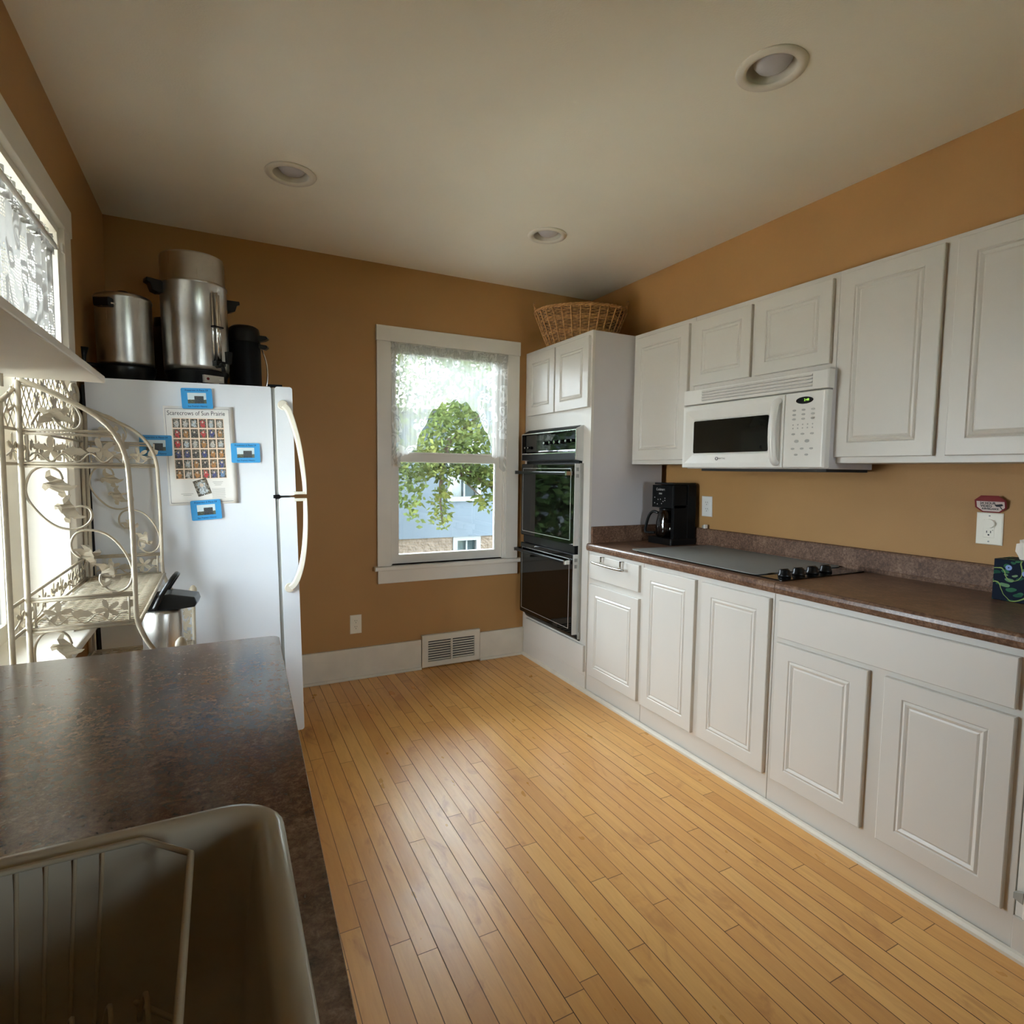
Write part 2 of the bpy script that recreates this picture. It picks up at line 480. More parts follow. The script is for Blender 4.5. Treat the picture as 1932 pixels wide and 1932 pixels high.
def photo_mat():
    t = NT('small_snapshot_prints'); uv = t.coord('UV'); s = t.sep(uv)
    cell = t.comb(t.math('FLOOR', s[0]), t.math('FLOOR', s[1]), 0.0)
    cx = t.math('SUBTRACT', t.math('FRACT', s[0]), .5); cy = t.math('SUBTRACT', t.math('FRACT', s[1]), .42)
    wn = t.n('ShaderNodeTexWhiteNoise', noise_dimensions='3D'); t.link(cell, wn.inputs[0])
    bg = t.ramp(t.noise(t.comb(s[0], s[1], wn.outputs[0]), 7, 4, .7), [(.35, (.012,.012,.01)), (.5, (.10,.085,.06)), (.62, (.32,.29,.22)), (.72, (.6,.6,.55))])
    fig = t.ramp(wn.outputs[0], [(0, (.55,.62,.66)), (.2, (.05,.07,.25)), (.35, (.62,.04,.05)), (.5, (.66,.64,.60)), (.62, (.5,.22,.06)), (.78, (.15,.3,.55)), (.9, (.04,.04,.05))], 'CONSTANT')
    d = t.math('SQRT', t.math('ADD', t.math('MULTIPLY', cx, cx), t.math('MULTIPLY', t.math('MULTIPLY', cy, cy), .55)))
    d = t.math('ADD', d, t.math('MULTIPLY', t.math('SUBTRACT', t.noise(uv, 3.5, 4, .75), .5), 1.1))
    fig2 = t.mix(t.ramp(t.noise(t.comb(s[1], s[0], wn.outputs[0]), 9, 3, .7), [(.45, (0,0,0)), (.6, (.8,.8,.8))]), fig, bg)
    c = t.mix(t.math('LESS_THAN', d, .30), bg, fig2)
    hd = t.math('SQRT', t.math('ADD', t.math('MULTIPLY', cx, cx), t.math('POWER', t.math('SUBTRACT', cy, .22), 2.0)))
    c = t.mix(t.math('LESS_THAN', t.math('ADD', hd, t.math('MULTIPLY', t.noise(uv, 6, 2), .1)), .17), c, (.62,.52,.42))
    return t.done(t.pbsdf(c, .4))
M['photos'] = photo_mat()

def card_photo():
    t = NT('magnet_building_picture'); uv = t.coord('UV'); s = t.sep(uv)
    sky = t.math('GREATER_THAN', t.math('ADD', s[1], t.math('MULTIPLY', t.noise(uv, 8, 4, .8), .12)), .42)
    bld = t.math('MULTIPLY', t.math('GREATER_THAN', s[0], .36), t.math('MULTIPLY', t.math('LESS_THAN', s[0], .86), t.math('LESS_THAN', s[1], .70)))
    g = t.ramp(t.noise(uv, 9, 4, .8), [(.35, (.02,.03,.02)), (.65, (.16,.18,.13))])
    c = t.mix(sky, g, srgb(205,220,224))
    c = t.mix(bld, c, t.ramp(t.noise(t.scale(uv, 3, 1, 1), 12, 2), [(.4, (.02,.025,.03)), (.65, (.10,.11,.11))]))
    return t.done(t.pbsdf(c, .35))
M['cardphoto'] = card_photo()

def tissue_print():
    t = NT('berry_print_card'); v = t.coord()
    s = t.sep(v)
    p = t.comb(s[1], s[2], s[0])
    w = t.noise(p, 14, 2, .5, 0, col=True)
    wv = t.n('ShaderNodeMix', data_type='VECTOR'); wv.inputs[0].default_value = .035
    t.link(p, wv.inputs[4]); t.link(w, wv.inputs[5]); q = wv.outputs[1]
    leaf = t.math('LESS_THAN', t.vor(t.scale(q, 1, 2.0, 1), 27, 'Distance'), .34)
    lc = t.ramp(t.vor(t.scale(q, 1, 2.0, 1), 27, 'Color'), [(.2, srgb(28,74,58)), (.6, srgb(58,112,76)), (.9, srgb(120,150,110))])
    c = t.mix(leaf, srgb(14,24,40), lc)
    stem = t.math('LESS_THAN', t.math('ABSOLUTE', t.math('SUBTRACT', t.noise(q, 18, 0), .5)), .018)
    c = t.mix(stem, c, srgb(140,160,90))
    bd = t.vor(p, 21, 'Distance')
    c = t.mix(t.math('LESS_THAN', bd, .20), c, srgb(140,160,205))
    c = t.mix(t.math('LESS_THAN', bd, .05), c, srgb(20,30,50))
    return t.done(t.pbsdf(c, .7, 0, .15))
M['tissuebox'] = tissue_print()

def leafmat(name, stops):
    t = NT(name)
    oi = t.pos()
    c = t.ramp(t.noise(oi, 2.2, 4, .8), stops)
    df = t.n('ShaderNodeBsdfDiffuse'); tl = t.n('ShaderNodeBsdfTranslucent')
    t.link(c, df.inputs[0]); t.link(c, tl.inputs[0])
    m = t.n('ShaderNodeMixShader'); m.inputs[0].default_value = .45
    t.link(df.outputs[0], m.inputs[1]); t.link(tl.outputs[0], m.inputs[2])
    return t.done(m)
M['leaf'] = leafmat('tree_leaves', [(.35, (.036,.054,.020)), (.52, (.082,.106,.036)), (.68, (.17,.18,.055))])
M['leafdark'] = leafmat('shrub_leaves', [(.35, (.012,.026,.008)), (.55, (.05,.085,.03)), (.75, (.13,.17,.06))])
M['bark'] = simple('tree_bark', (.05,.038,.028), .9, var=.3, nscale=20, bump=.5, bscale=60)
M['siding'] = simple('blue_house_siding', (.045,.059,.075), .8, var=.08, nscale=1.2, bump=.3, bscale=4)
def stone():
    t = NT('sandstone_block_wall'); v = t.pos(); s = t.sep(v)
    b = t.n('ShaderNodeTexBrick'); t.link(t.comb(s[0], s[2], 0.0), b.inputs['Vector'])
    b.inputs['Scale'].default_value = 5; b.inputs['Color1'].default_value = (.085,.062,.044,1); b.inputs['Color2'].default_value = (.105,.08,.06,1)
    b.inputs['Mortar'].default_value = (.12,.10,.085,1); b.inputs['Mortar Size'].default_value = .03
    c = t.mix(.45, b.outputs[0], t.ramp(t.noise(v, 9, 4), [(.3, (.055,.038,.026)), (.7, (.14,.108,.08))]))
    return t.done(t.pbsdf(c, .9, 0, .2, t.bump(t.noise(v, 14, 4), .8, .05)))
M['stone'] = stone()
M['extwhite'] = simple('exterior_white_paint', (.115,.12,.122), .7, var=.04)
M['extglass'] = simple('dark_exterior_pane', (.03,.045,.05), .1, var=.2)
M['bounceground'] = simple('pale_bounce_ground', srgb(196,192,182), .9, var=.06, nscale=2)
M['grass'] = simple('lawn_grass', (.05,.075,.035), .95, var=.4, nscale=6)
M['roof'] = simple('grey_roof_shingles', (.03,.032,.036), .9, var=.15, nscale=14)

# ------------------------------------------------------------------ dimensions
XL, YB, ZC = -.516, 3.692, 2.66
YN = -2.7
XF, XU = 1.999, 2.304          # faces of base / wall cabinets
ZCT = .93                      # worktop height
def xr(z): return 2.65 - z/2.66*.103     # right wall leans a little

# ------------------------------------------------------------------ room shell
struct(obj('floor', MB().box(XL-.3, 2.75, YN, YB+.02, -.05, 0), M['floor']))
lights = [(.305, 2.79), (1.632, 2.81), (1.600, 1.345)]
def circ(cx, cy, r, n=48): return [(cx+r*math.cos(2*PI*k/n), cy+r*math.sin(2*PI*k/n)) for k in range(n)]
struct(obj('ceiling', MB().prism([(XL-.3,YN),(2.75,YN),(2.75,YB+.02),(XL-.3,YB+.02)], ZC, ZC+.02, holes=[circ(x,y,.082) for x,y in lights]), M['ceiling']))
# back wall with a window opening
wb = MB().prism([(XL-.3,0),(2.75,0),(2.75,ZC+.1),(XL-.3,ZC+.1)], YB, YB+.16,
     lambda a,b,w:(a,w,b), holes=[[(.99,.727),(1.83,.727),(1.83,2.18),(.99,2.18)]])
struct(obj('wall_back', wb, M['wall']))
wr = MB().add([(xr(0),YN,0),(xr(0),YB,0),(xr(ZC),YB,ZC),(xr(ZC),YN,ZC),(3.0,YN,0),(3.0,YB,0),(3.0,YB,ZC),(3.0,YN,ZC)],
     [(0,1,2,3),(4,7,6,5),(0,4,5,1),(3,2,6,7),(0,3,7,4),(1,5,6,2)])
struct(obj('wall_right', wr, M['wall']))
LW = [(1.80,2.68,.705,2.215)]     # openings of the left wall (y0,y1,z0,z1)
wl = MB().prism([(YN,0),(YB,0),(YB,ZC+.1),(YN,ZC+.1)], XL-.10, XL, lambda a,b,w:(w,a,b),
     holes=[[(a,c),(b,c),(b,d),(a,d)] for a,b,c,d in LW])
struct(obj('wall_left', wl, M['wall']))
NW = (1.55, 2.25, 1.0, 2.05)
wn = MB().prism([(XL-.3,0),(2.75,0),(2.75,ZC+.1),(XL-.3,ZC+.1)], YN-.14, YN, lambda a,b,w:(a,w,b),
     holes=[[(NW[0],NW[2]),(NW[1],NW[2]),(NW[1],NW[3]),(NW[0],NW[3])]])
struct(obj('wall_near', wn, M['wall']))

# baseboard on the back wall, with shoe moulding, cut by the register
bb = MB()
for x0, x1 in ((.25, 1.196), (1.632, 1.999)):
    bb.box(x0, x1, YB-.02, YB, 0, .203)
    bb.prism([(0,0),(-.014,0),(-.014,.008),(-.008,.016),(0,.018)], x0, x1, lambda a,b,w:(w, YB-.02+a, b))
struct(obj('baseboard_back', bb, M['baseboard'], bevel=.002))
# moulding at the foot of the right-hand cabinets
tr = MB().prism([(0,0),(-.017,0),(-.017,.010),(-.010,.019),(0,.022)], -1.6, YB-.02, lambda a,b,w:(1.985+a, w, b))
struct(obj('trim_1', tr, M['baseboard']))

# ------------------------------------------------------------------ windows
def sash(mb, a0, a1, b0, b1, w0, w1, side, top, bot, fn):
    mb.rings([(a0,a1,b0,b1,w0),(a0,a1,b0,b1,w1),(a0+side,a1-side,b0+bot,b1-top,w1),(a0+side+.004,a1-side-.004,b0+bot+.004,b1-top-.004,w0),], fn, capfirst=False, caplast=False)
    return mb
w1 = sroot('window_1', (1.41, YB, .727))
fn = lambda a,b,w: (a, w, b)
cs = MB()
cs.box(.90, .99, YB-.02, YB, .727, 2.18).box(1.83, 1.925, YB-.02, YB, .727, 2.18)
cs.box(.896, 1.929, YB-.024, YB, 2.18, 2.276)
obj('window_casing', cs, M['trim'], w1, bevel=.002)
obj('window_jamb', MB().box(.975,.993,YB-.001,YB+.17,.72,2.19).box(1.827,1.845,YB-.001,YB+.17,.72,2.19).box(.993,1.827,YB-.001,YB+.17,2.177,2.195)
    .box(.992,1.004,YB+.012,YB+.03,.727,2.18).box(1.816,1.828,YB+.012,YB+.03,.727,2.18), M['trim'], w1)
obj('window_sill', MB().rbox(.877,1.953,YB-.05,YB+.12,.700,.727,.006,3,'x'), M['trim'], w1)
obj('window_apron', MB().box(.902,1.929,YB-.02,YB,.612,.700), M['trim'], w1, bevel=.003)
up = MB(); sash(up, .992,1.828,1.43,2.18, YB+.095,YB+.065, .055,.05,.045, fn)
u = obj('upper_sash', up, M['trim'], w1)
lo = MB(); sash(lo, .992,1.828,.732,1.472, YB+.06,YB+.03, .062,.058,.058, fn)
l = obj('lower_sash', lo, M['trim'], w1)
obj('sash_lift', MB().rbox(.992,1.828,YB+.026,YB+.032,1.462,1.478,.003,2,'x'), M['trim'], w1)
obj('upper_pane', MB().box(1.03,1.79,YB+.079,YB+.081,1.47,2.14), M['glass'], u)
obj('lower_pane', MB().box(1.04,1.78,YB+.044,YB+.046,.78,1.42), M['glass'], l)

# left window: shallow bay, glass set 17 cm out from the wall face
w2 = sroot('window_2', (XL, 2.24, .72))
XO = -.70
y0, y1, z0, z1 = LW[0]
cs = MB()
cs.box(XL, XL+.02, y0-.09, y0, .727, 2.24).box(XL, XL+.02, y1+.02, y1+.125, .727, 2.24)
cs.box(XL, XL+.024, y0-.095, y1+.13, 2.235, 2.335)
obj('window_casing', cs, M['trim'], w2, bevel=.002)
jb = MB().box(XO-.06, XL+.002, y1-.004, y1+.02, .70, 2.235).box(XO-.06, XL+.002, y0-.02, y0+.004, .70, 2.235).box(XO-.06, XL+.0015, y0+.004, y1-.004, 2.211, 2.235)
obj('window_jamb', jb, M['trim'], w2)
obj('window_sill', MB().rbox(XO-.06, XL+.055, y0-.12, y1+.15, .695, .725, .008, 3, 'y'), M['trim'], w2)
fl = lambda a,b,w: (w, a, b)
fr = MB(); sash(fr, y0+.004, y1-.004, 1.44, 2.211, XO-.055, XO-.028, .045,.045,.045, fl)
f1 = obj('upper_sash', fr, M['trim'], w2)
fr = MB(); sash(fr, y0+.004, y1-.004, .727, 1.480, XO-.026, XO, .045,.045,.060, fl)
f2 = obj('lower_sash', fr, M['trim'], w2)
obj('pane', MB().box(XO-.042,XO-.040,y0+.04,y1-.04,1.47,2.18), M['glass'], f1)
obj('pane', MB().box(XO-.014,XO-.012,y0+.04,y1-.04,.77,1.45), M['glass'], f2)

def plain_window(name, fn, a0, a1, b0, b1, wf, wd, sgn):
    r = sroot(name)
    c = MB(); 
    c.rings([(a0-.09,a1+.09,b0-.09,b1+.09,wf),(a0-.09,a1+.09,b0-.09,b1+.09,wf+.02*sgn),(a0,a1,b0,b1,wf+.02*sgn),(a0,a1,b0,b1,wf)], fn, capfirst=False, caplast=False)
    obj('window_casing', c, M['trim'], r)
    f = MB(); sash(f, a0, a1, b0, b1, wd, wd+.03*sgn, .05, .05, .05, fn)
    o = obj('window_frame', f, M['trim'], r)
    obj('pane', MB().rings([(a0+.04,a1-.04,b0+.04,b1-.04,wd+.012*sgn),(a0+.04,a1-.04,b0+.04,b1-.04,wd+.014*sgn)], fn), M['glass'], o)
plain_window('window_3', fn, *NW, YN, YN-.10, 1)

# ------------------------------------------------------------------ cabinets
def fR(xp):       # local (a = along -y seen from the room, b = up, w = out of the front) for things on the right wall
    return lambda a,b,w: (xp - w, a, b)
def door_mb(y0, y1, z0, z1, xf, t=.019, panel=True, fnn=None):
    fn = fnn or fR(xf)
    m = MB(); e = .0025
    rs = [(y0,y1,z0,z1,0),(y0,y1,z0,z1,t-e),(y0+e,y1-e,z0+e,z1-e,t)]
    if panel:
        i = .058 if (y1-y0) > .3 else .05
        if z1-z0 < .4: i = min(i, .055)
        for (d, w) in ((0, t), (.004, t-.0035), (.007, t-.0015), (.012, t+.0015), (.017, t-.0005), (.022, t-.0035), (.028, t-.001)):
            rs.append((y0+i+d, y1-i-d, z0+i+d, z1-i-d, w))
    m.rings(rs, fn)
    return m

# oven tower
t = thing('oven_cabinet', 'tall white cabinet in the far right corner that holds the double oven', 'cabinet', (2.28, 3.27, 0))
T0, T1, ZT = 2.862, 3.688, 2.204
c = MB()
c.box(XF+.002, 2.55, T0, T0+.018, .93, ZT-.018).box(XF+.002, 2.6, T0, T0+.018, 0, .93)
c.box(XF+.002, 2.55, T1-.018, T1, 0, ZT-.018).box(XF+.002, 2.55, T0, T1, ZT-.018, ZT-.0005)
c.box(2.53, 2.549, T0+.018, T1-.018, 0, ZT-.018)
obj('carcass', c, M['cabside'], t)
ff = MB()   # face frame
ff.box(XF-.012, XF+.006, T0-.001, 2.945, .0, ZT).box(XF-.012, XF+.006, 3.625, T1, .0, ZT)
ff.box(XF-.012, XF+.006, 2.945, 3.625, 1.635, ZT).box(XF-.012, XF+.006, 2.945, 3.625, 0, .345)
obj('face_frame', ff, M['cab'], t)
XD = XF-.012
for (a, b) in ((2.877,3.255),(3.270,3.632)):
    obj('door', door_mb(a, b, 1.752, 2.174, XD), M['cab'], t)
obj('drawer_front', door_mb(2.866, 3.612, .126, .290, XD, panel=False), M['cab'], t)
obj('toe_board', MB().box(1.985, XD, T0, YB-.02, 0, .10), M['cab'], t)

def unit(name, label, y0, y1, z0, z1, xf, xb, fronts, group=None, light=True):
    t = thing(name, label, 'cabinet', ((xf+xb)/2, (y0+y1)/2, z0), group=group)
    obj('carcass', MB().box(xf, xb, y0+.0005, y1-.0005, z0, z1), M['cab'], t, bevel=.0015)
    out = []
    for kind, a, b, c, d in fronts:
        out.append(obj('door' if kind == 'door' else 'drawer_front', door_mb(a, b, c, d, xf, panel=(kind == 'door')), M['cab'], t))
    return t, out
ZU = 1.413
unit('wall_cabinet', 'white wall cabinet with one tall door beside the oven tower, above the coffee maker', 2.352, 2.8615, ZU, ZT, XU, 2.56,
     [('door', 2.386, 2.838, 1.437, 2.176)])
unit('wall_cabinet', 'short white wall cabinet with two small doors right above the microwave', 1.546, 2.352, 1.80, ZT, XU, 2.56,
     [('door', 1.975, 2.345, 1.832, 2.176), ('door', 1.566, 1.945, 1.832, 2.180)])
unit('wall_cabinet', 'white wall cabinet out of the picture beyond the right border', -.10, .699, ZU, ZT, XU, 2.56,
     [('door', .32, .665, 1.438, 2.184), ('door', -.06, .285, 1.438, 2.184)])
unit('wall_cabinet', 'large white wall cabinet with two tall doors right of the microwave', .70, 1.546, ZU, ZT, XU, 2.56,
     [('door', 1.154, 1.530, 1.438, 2.184), ('door', .735, 1.113, 1.438, 2.184)])
bt, fb = unit('base_cabinet', 'white base cabinet with a nickel-handled drawer over a door, beside the oven', 2.352, 2.8615, 0, .885, XF-.004, 2.61,
     [('drawer', 2.373, 2.825, .722, .868), ('door', 2.370, 2.826, .125, .687)])
# the handle hooked over the first drawer
h = MB()
for y in (2.685, 2.505):
    h.box(1.953, 1.9765, y-.006, y+.006, .866, .870); h.box(1.953, 1.957, y-.006, y+.006, .826, .870)
    h.cyl((1.940, y, .830), .0065, .017, 'x', 12)
h.tube(smooth_path([(1.944,2.762,.830),(1.938,2.70,.828),(1.935,2.59,.826),(1.938,2.49,.826),(1.944,2.463,.828)], 4), .0065, 10)
obj('handle', h, M['nickel'], fb[0], 'polished nickel bar handle')
unit('base_cabinet', 'white base cabinet with two full-height doors below the stovetop', 1.545, 2.351, 0, .885, XF-.004, 2.61,
     [('door', 1.967, 2.337, .121, .862), ('door', 1.558, 1.925, .122, .860)])
unit('base_cabinet', 'white base cabinet with a wide false drawer front over two doors, nearest on the right', .716, 1.544, 0, .885, XF-.004, 2.61,
     [('drawer', .742, 1.515, .712, .862), ('door', 1.152, 1.518, .122, .690), ('door', .740, 1.096, .121, .690)])
# dishwasher-like end unit whose edge just shows at the frame
t = thing('dishwasher', 'white dishwasher edge at the right border beside the last base cabinet', 'dishwasher', (2.3, .4, 0))
obj('tub', MB().box(1.995, 2.6, .10, .714, .10, .885), M['white'], t, bevel=.003)
d_ = obj('door', MB().rbox(1.972, 1.995, .108, .690, .13, .87, .004, 2, 'z'), M['white'], t)
obj('hinge_bracket', MB().prism([(.690,.205),(.712,.195),(.712,.178),(.690,.172)], 1.972, 1.985, lambda a,b,w:(w,a,b)), M['gasket'], d_)
obj('kick_plate', MB().box(1.985, 1.995, .10, .714, 0, .12), M['cab'], t, bevel=.002)
unit('base_cabinet', 'white base cabinet out of the picture beyond the dishwasher', -1.6, .098, 0, .885, XF-.004, 2.61,
     [('door', -.75, .05, .12, .86), ('door', -1.55, -.80, .12, .86)])

# right worktop
cw = MB()
prof = [(2.600,ZCT),(1.985,ZCT),(1.977,ZCT-.003),(1.972,ZCT-.010),(1.970,ZCT-.022),(1.972,ZCT-.036),(1.978,ZCT-.044),(2.600,ZCT-.044)]
cw.prism(prof, 1.533, 2.8605, lambda a,b,w:(a,w,b), smooth=False)
cw.prism(prof, -1.6, 1.5325, lambda a,b,w:(a,w,b), smooth=False)
ct = obj('worktop', cw, M['laminate_satin'], bevel=.002, bseg=2)
tag(ct, 'long brown speckled laminate worktop on the right-hand white cabinets', 'countertop')
bs = MB().prism([(2.606,ZCT-.002),(2.584,ZCT-.002),(2.582,ZCT+.012),(2.586,ZCT+.018),(2.588,1.022),(2.592,1.030),(2.606,1.032)], -1.6, 2.845, lambda a,b,w:(a,w,b))
bs.box(2.005, 2.60, 2.844, 2.8605, ZCT, 1.030)
obj('backsplash', bs, M['laminate_matte'], ct, bevel=.002)

# ------------------------------------------------------------------ double wall oven
t = thing('double_wall_oven', 'black glass double wall oven with silver edges in the tall white cabinet', 'oven', (1.97, 3.285, .33))
OY0, OY1, OX = 2.936, 3.633, 1.934
obj('housing', MB().box(1.966, 2.45, OY0+.012, OY1-.012, .335, 1.64), M['blackmat'], t)
cp = MB()
cp.add([(OX,OY0,1.437),(OX,OY1,1.437),(OX,OY1,1.622),(OX,OY0,1.622),(1.992,OY0,1.427),(1.992,OY1,1.427),(1.992,OY1,1.652),(1.992,OY0,1.652)],
       [(4,5,1,0),(3,2,6,7),(0,3,7,4),(1,5,6,2),(4,7,6,5)])
cpo = obj('control_housing', cp, M['silver'], t)
obj('top_vent', MB().add([(OX+.004,OY0+.02,1.6245),(OX+.004,OY1-.004,1.6245),(1.984,OY1-.004,1.650),(1.984,OY0+.02,1.650)],[(0,1,2,3)]).box(1.95,1.955,OY0+.03,OY1-.02,1.630,1.634), M['blackmat'], cpo)
fo = fR(OX)
fs = MB()
fs.rings([(OY0+.006,OY1-.006,1.487,1.618,0.001),(OY0+.014,OY1-.014,1.495,1.610,-.012),(OY0+.02,OY1-.02,1.500,1.604,-.013)], fo, capfirst=False)
po = obj('control_panel', fs, M['blackglass'], t)
obj('lower_trim', MB().rings([(OY0+.004,OY1-.004,1.438,1.480,.0),(OY0+.004,OY1-.004,1.438,1.480,.002)], fo), M['blackmat'], t)
ed = MB()
for z in (1.481, 1.619): ed.box(OX-.004, OX+.002, OY0, OY1, z-.003, z+.003)
for y in (OY0, OY1): ed.box(OX-.004, OX+.002, y-.002, y+.003, 1.437, 1.622)
obj('trim_strip', ed, M['chrome'], t)
for k, (y, z, r) in enumerate(((2.985,1.555,.010),(3.05,1.555,.012),(3.12,1.552,.014),(3.19,1.552,.014),(3.25,1.552,.012),(3.32,1.55,.013),(3.54,1.525,.010),(3.585,1.525,.010))):
    kk = obj('knob', MB().cyl((OX-.006, y, z), r, .018, 'x', 16), M['blackmat'], po)
    obj('knob_face', MB().cyl((OX-.008, y, z), r*.55, .003, 'x', 14), M['chrome'], kk)
def oven_door(z0, z1, hz, wide):
    d = obj('oven_door', MB().box(OX, 1.966, OY0+.004, OY1, z0, z1), M['blackmat'], t, bevel=.002)
    obj('glass', MB().box(OX-.003, OX+.001, OY0+.012, OY1-.002, z0+.006, z1-.004), M['blackglass'], d)
    s = MB()
    i0, i1, j0, j1 = OY0+.045, OY1-.022, z0+.030, z1-.030
    for (a,b,c,e) in ((i0,i1,j0,j0+.003),(i0,i1,j1-.003,j1),(i0,i0+.004,j0,j1),(i1-.004,i1,j0,j1)):
        s.box(OX-.0042, OX-.003, a, b, c, e)
    obj('silver_line', s, M['silver'], d, 'thin silver outline on the door glass')
    ed = MB().box(OX-.004, 1.966, OY0, OY0+.0045, z0, z1)
    e = obj('edge_trim', ed, M['silver'], d, 'brushed silver door edge')
    v = MB()
    for zz in (z1-.035, z1-.075):
        for q in range(4): v.box(OX+.006+q*.005, OX+.008+q*.005, OY0-.0006, OY0, zz-.011, zz+.011)
    obj('vent_slot', v, M['slot'], e)
    hb = obj('handle', MB().rbox(OX-.050, OX-.030, OY0+.03, OY1+.02, hz-.010, hz+.010, .005, 3, 'y') , M['black'], d)
    for y in (OY0+.022, OY1+.008):
        obj('handle_bracket', MB().box(OX-.052, OX, y, y+.016, hz-.012, hz+.012), M['chrome'], hb)
oven_door(.905, 1.412, 1.352, False)
oven_door(.345, .850, .800, True)
obj('seam_strip', MB().box(1.950, 1.968, OY0+.02, OY1-.01, .853, .902), M['black'], t)
obj('bottom_grille', MB().prism([(OX+.012,.342),(1.992,.342),(1.992,.300),(1.975,.305),(1.955,.322)], OY0-.006, OY1-.04, lambda a,b,w:(a,w,b)), M['black'], t, bevel=.003)
obj('side_rail', MB().box(1.966, 1.986, OY0-.010, OY0+.004, .32, 1.415).cyl((1.976,OY0-.004,.315), .010, .045, 'z', 12), M['gasket'], t)

# ------------------------------------------------------------------ microwave
t = thing('microwave', 'white over-the-range microwave oven under the short wall cabinet', 'microwave', (2.4, 1.935, 1.385))
MY0, MY1, MX, MZ0, MZ1 = 1.522, 2.342, 2.224, 1.388, 1.799
fm = fR(MX)
obj('body', MB().box(2.262, 2.56, MY0+.004, MY1-.004, MZ0, MZ1-.001), M['cabside'], t, bevel=.002)
vg = MB()
vg.rings([(MY0,MY1,1.722,MZ1,-.04),(MY0,MY1,1.722,MZ1,-.004),(MY0+.004,MY1-.004,1.724,MZ1-.003,0)], fm)
v = obj('vent_grille', vg, M['white'], t)
for k in range(4):
    z = 1.738+k*.014
    obj('louver', MB().prism([(MX-.001,z),(MX-.006,z+.002),(MX-.005,z+.005),(MX-.001,z+.008)], MY0+.07, MY1-.13, lambda a,b,w:(a,w,b)), M['white'], v)
ls = MB()
for k in range(4): ls.box(MX-.0006, MX, MY0+.07, MY1-.13, 1.735+k*.014, 1.738+k*.014)
obj('louver_slots', ls, M['gasket'], v)
DY0 = 1.722
dm = MB()
dm.rings([(DY0,MY1,MZ0+.004,1.717,-.04),(DY0,MY1,MZ0+.004,1.717,-.004),(DY0+.003,MY1-.004,MZ0+.008,1.713,0),
          (DY0+.02,MY1-.02,MZ0+.028,1.690,.001),(1.803,MY1-.072,1.462,1.640,-.008),(1.805,MY1-.074,1.464,1.638,-.012)], fm)
do = obj('door', dm, M['white'], t, bevel=.003)
obj('window', MB().rbox(MX+.006, MX+.012, 1.808, 2.268, 1.468, 1.634, .008, 3, 'x'), M['darkglass'], do, 'dark tinted microwave window')
hm = MB().tube(smooth_path([(MX-.002,1.752,1.690),(MX-.022,1.752,1.672),(MX-.032,1.754,1.60),(MX-.034,1.755,1.555),(MX-.032,1.754,1.50),(MX-.022,1.752,1.432),(MX-.002,1.752,1.412)], 5), .014, 12, flat=1.25)
obj('handle', hm, M['white'], do)
lg = MB()
text_mesh(lg, 'MAYTAG', .011, lambda a,b,w:(MX-.0016, 2.065-a, 1.438+b), ext=0)
lg.tube([(MX-.0016, 2.098+.008*math.cos(q*PI/8), 1.438+.007*math.sin(q*PI/8)) for q in range(16)], .0016, 6, closed=True)
obj('logo', lg, M['ink'], do)
cpn = MB(); cpn.rings([(MY0+.004,DY0-.002,MZ0+.004,1.717,-.04),(MY0+.004,DY0-.002,MZ0+.004,1.717,-.008),(MY0+.014,DY0-.004,MZ0+.007,1.714,0),(MY0+.03,DY0-.012,MZ0+.03,1.700,-.0005)], fm)
cp_ = obj('control_panel', cpn, M['white'], t, bevel=.004)
dsp = MB().prism([(1.625+.040*math.cos(2*PI*q/32), 1.680+.015*math.sin(2*PI*q/32)) for q in range(32)], 0, .0018, lambda a,b,w:(MX-w,a,b))
ds = obj('display', dsp, M['black'], cp_, 'oval black clock display')
obj('display_digits', text_mesh(MB(), '2:48', .014, lambda a,b,w:(MX-.0021, 1.615-a, 1.681+b), ext=0), M['led'], ds, 'green clock digits')
bk = MB()
def btn(y, z, a, b): obj('button', MB().prism([(y+a*math.cos(2*PI*q/12), z+b*math.sin(2*PI*q/12)) for q in range(12)], 0, .0008, lambda p,q_,w:(MX-w,p,q_)), M['inkgrey'], cp_)
for z in (1.640, 1.621, 1.602, 1.538, 1.475, 1.449):
    for y in ((1.672,1.628,1.584) if z > 1.46 else (1.655,1.605)): btn(y, z, .009, .0045)
for z in (1.578, 1.563):
    for q in range(5): btn(1.675-q*.023, z, .003, .003)
for y in (1.655, 1.605): btn(y, 1.507, .011, .007)
obj('underside', MB().box(2.27, 2.555, MY0+.02, MY1-.10, MZ0-.012, MZ0), M['slot'], t)
obj('light_cover', MB().box(2.40, 2.50, MY1-.13, MY1-.06, MZ0-.010, MZ0), M['white'], t)

# ------------------------------------------------------------------ stovetop, mat, coffee maker
ck = thing('cooktop', 'black glass electric cooktop set in the brown worktop', 'cooktop', (2.3, 2.0, ZCT))
obj('glass_top', MB().rbox(2.02, 2.572, 1.535, 2.452, ZCT, ZCT+.005, .012, 3, 'z'), M['blackglass'], ck)
for x in (2.105, 2.195, 2.285, 2.375):
    k = obj('knob', MB().lathe([(.0,.0),(.026,.0),(.026,.008),(.0225,.012),(.0215,.026),(.018,.031),(0,.032)], (x,1.592,ZCT+.005), 24), M['black'], ck)
    obj('grip', MB().rbox(x-.019, x+.019, 1.588, 1.596, ZCT+.030, ZCT+.038, .003, 2, 'y'), M['black'], k)
mt = MB()
poly = []
for (cx, cy, r, t0) in ((2.560,2.43,.03,0),(2.045,2.45,.05,PI/2),(2.035,1.70,.04,PI),(2.555,1.70,.05,1.5*PI)):
    for k in range(6):
        q = t0+k/5*PI/2; poly.append((cx+r*math.cos(q)*.6, cy+r*math.sin(q)))
